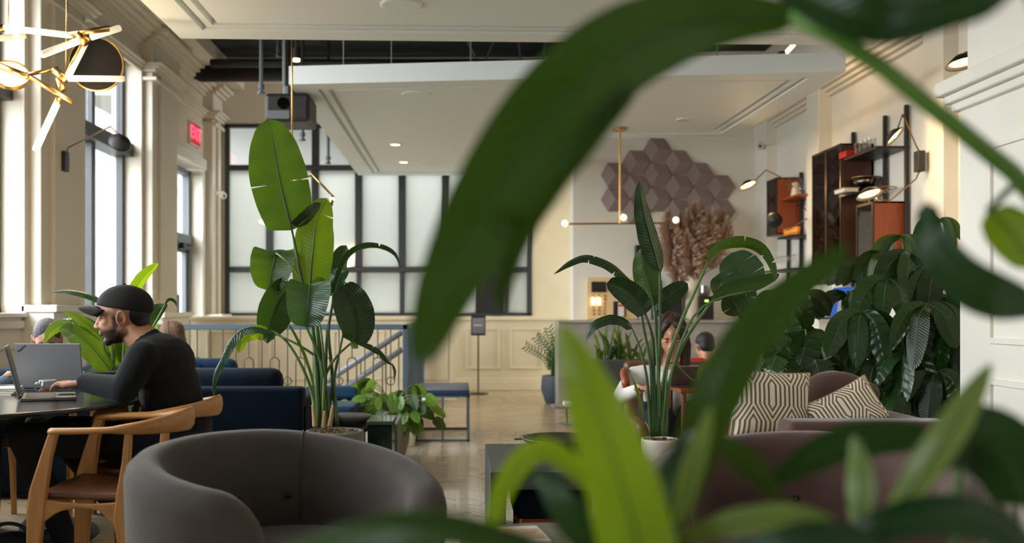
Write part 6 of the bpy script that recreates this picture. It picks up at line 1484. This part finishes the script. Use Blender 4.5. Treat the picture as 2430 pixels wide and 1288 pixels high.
LFg(t8, [(2196, 478, 1.0), (2215, 570, .98), (2270, 650, .97), (2350, 700, .97), (2470, 735, 1.0)], 58, LFD, roll=8, fold=12, tip=.6, base=.35, fat=.6, nseg=24)
LFg(t8, [(2345, 500, 1.1), (2390, 540, 1.1), (2450, 640, 1.1)], 62, LFB, roll=25, fold=10, tip=.6, base=.4, nseg=12)
stalk(t8, [(2480, 420, 1.1), (2410, 440, 1.1), (2370, 475, 1.1), (2345, 500, 1.1)], .004, .004, stalkd)
LFg(t8, [(2440, 1200, 1.0), (2390, 1090, .98), (2310, 1040, .97), (2200, 1080, .97)], 92, LFD, roll=-8, fold=10, tip=.5, base=.7, nseg=18)
LFg(t8, [(2480, 1330, .9), (2350, 1240, .88), (2200, 1220, .87), (2050, 1260, .87), (1920, 1310, .9)], 55, LFD, roll=20, fold=14, nseg=18)
for pts in ([(2520, 1300, 1.4), (2560, 900, 1.2), (2470, 735, 1.0)], [(2520, 1300, 1.4), (2520, 1250, 1.1), (2440, 1200, 1.0)], [(2520, 1400, 1.4), (2500, 1350, 1.0), (2480, 1330, .9)], [(2520, 1300, 1.4), (2560, 800, 1.2), (2480, 420, 1.1)]):
    stalk(t8, pts, .008, .005, stalkd)
t9 = fore('bird_of_paradise_plant', V(.33, 1.3, 0), 'blurred upright bright green leaves in the lower foreground'); pot_round(t9, V(.42, 1.35, 0), .16, .3, concrete)
LFg(t9, [(1560, 1500, .85), (1500, 1240, .84), (1455, 1080, .84), (1400, 930, .85), (1330, 765, .88)], 92, LFB, roll=6, fold=10, tip=.8, base=.7, fat=.3, nseg=26)
LFg(t9, [(1590, 1260, .95), (1640, 1100, .94), (1720, 900, .94), (1830, 740, .96), (2020, 578, 1.0)], 62, LF, roll=12, fold=12, tip=.8, base=.45, fat=.4, nseg=26)
LFg(t9, [(1610, 1260, .9), (1640, 1140, .9), (1670, 1040, .9), (1690, 960, .9)], 36, LFP, roll=35, fold=22, nseg=14)
LFg(t9, [(1560, 1240, .92), (1600, 1130, .92), (1650, 1020, .92)], 52, LFD, roll=-20, fold=16, nseg=14)
LFg(t9, [(1160, 1300, .95), (1190, 1180, .93), (1240, 1095, .92), (1300, 1070, .92), (1400, 1150, .93), (1470, 1260, .95)], 34, LFB, roll=30, fold=18, nseg=20)
LFg(t9, [(1440, 1340, .95), (1360, 1240, .93), (1300, 1150, .93), (1240, 1110, .94)], 44, LFD, roll=-15, fold=15, nseg=16)
LFg(t9, [(1700, 1040, 1.0), (1760, 1090, 1.0), (1810, 1140, 1.0), (1860, 1200, 1.0)], 36, LF, roll=20, fold=20, nseg=12)
LFg(t9, [(1300, 1340, .8), (1150, 1270, .79), (980, 1250, .79), (820, 1270, .8), (660, 1310, .82)], 40, LF, roll=-5, fold=14, nseg=20)
LFg(t9, [(1320, 1290, .82), (1180, 1262, .8), (1060, 1232, .8), (930, 1228, .8), (840, 1240, .8)], 20, LFD, roll=20, fold=14, nseg=16)
t10 = fore('bird_of_paradise_plant', V(.88, 1.68, 0), 'blurred pale pointed leaves in the lower right foreground'); pot_round(t10, V(.88, 1.68, 0), .16, .3, slatepot)
LFg(t10, [(2100, 1250, .95), (2190, 1120, .94), (2280, 990, .95), (2355, 860, 1.0)], 44, LFP, roll=18, fold=20, tip=.9, nseg=18)
LFg(t10, [(2030, 1260, .95), (2040, 1180, .95), (2038, 1110, .95), (2026, 1030, .97)], 36, LFP, roll=-12, fold=25, tip=.9, nseg=14)
LFg(t10, [(1830, 1150, 1.05), (1920, 1090, 1.03), (2020, 1050, 1.02), (2150, 1040, 1.02), (2280, 1080, 1.05)], 58, LFD, roll=40, fold=8, nseg=18)
LFg(t10, [(1600, 1290, .9), (1750, 1240, .88), (1900, 1230, .88), (2030, 1270, .9)], 40, LFP, roll=35, fold=12, nseg=16)
LFg(t10, [(2150, 1330, .85), (1990, 1280, .84), (1850, 1290, .84), (1700, 1330, .86)], 46, LFD, roll=10, fold=12, nseg=16)
for (t_, c_, tips) in ((t9, (.42, 1.35), [(1560, 1500, .85), (1590, 1260, .95), (1470, 1260, .95), (1440, 1340, .95), (1300, 1340, .8), (1320, 1290, .82), (1610, 1260, .9), (1560, 1240, .92), (1860, 1200, 1.0)]), (t10, (.88, 1.68), [(2100, 1250, .95), (2030, 1260, .95), (2280, 1080, 1.05), (2030, 1270, .9), (2150, 1330, .85)]), (t7, (1.3, 1.1), [(2700, 1200, 1.15), (2420, -60, 1.0), (2440, -80, .8)])):
    for tp3 in tips:
        e = P(*tp3); b = V(c_[0], c_[1], .27); mm = b.lerp(e, .6)+V(0, .05, -.05)
        MB().tube(cat_rom([b, mm, e], 10), [.009-.0004*i for i in range(11)], 6).build('stem', stalkm, t_, smooth=True)
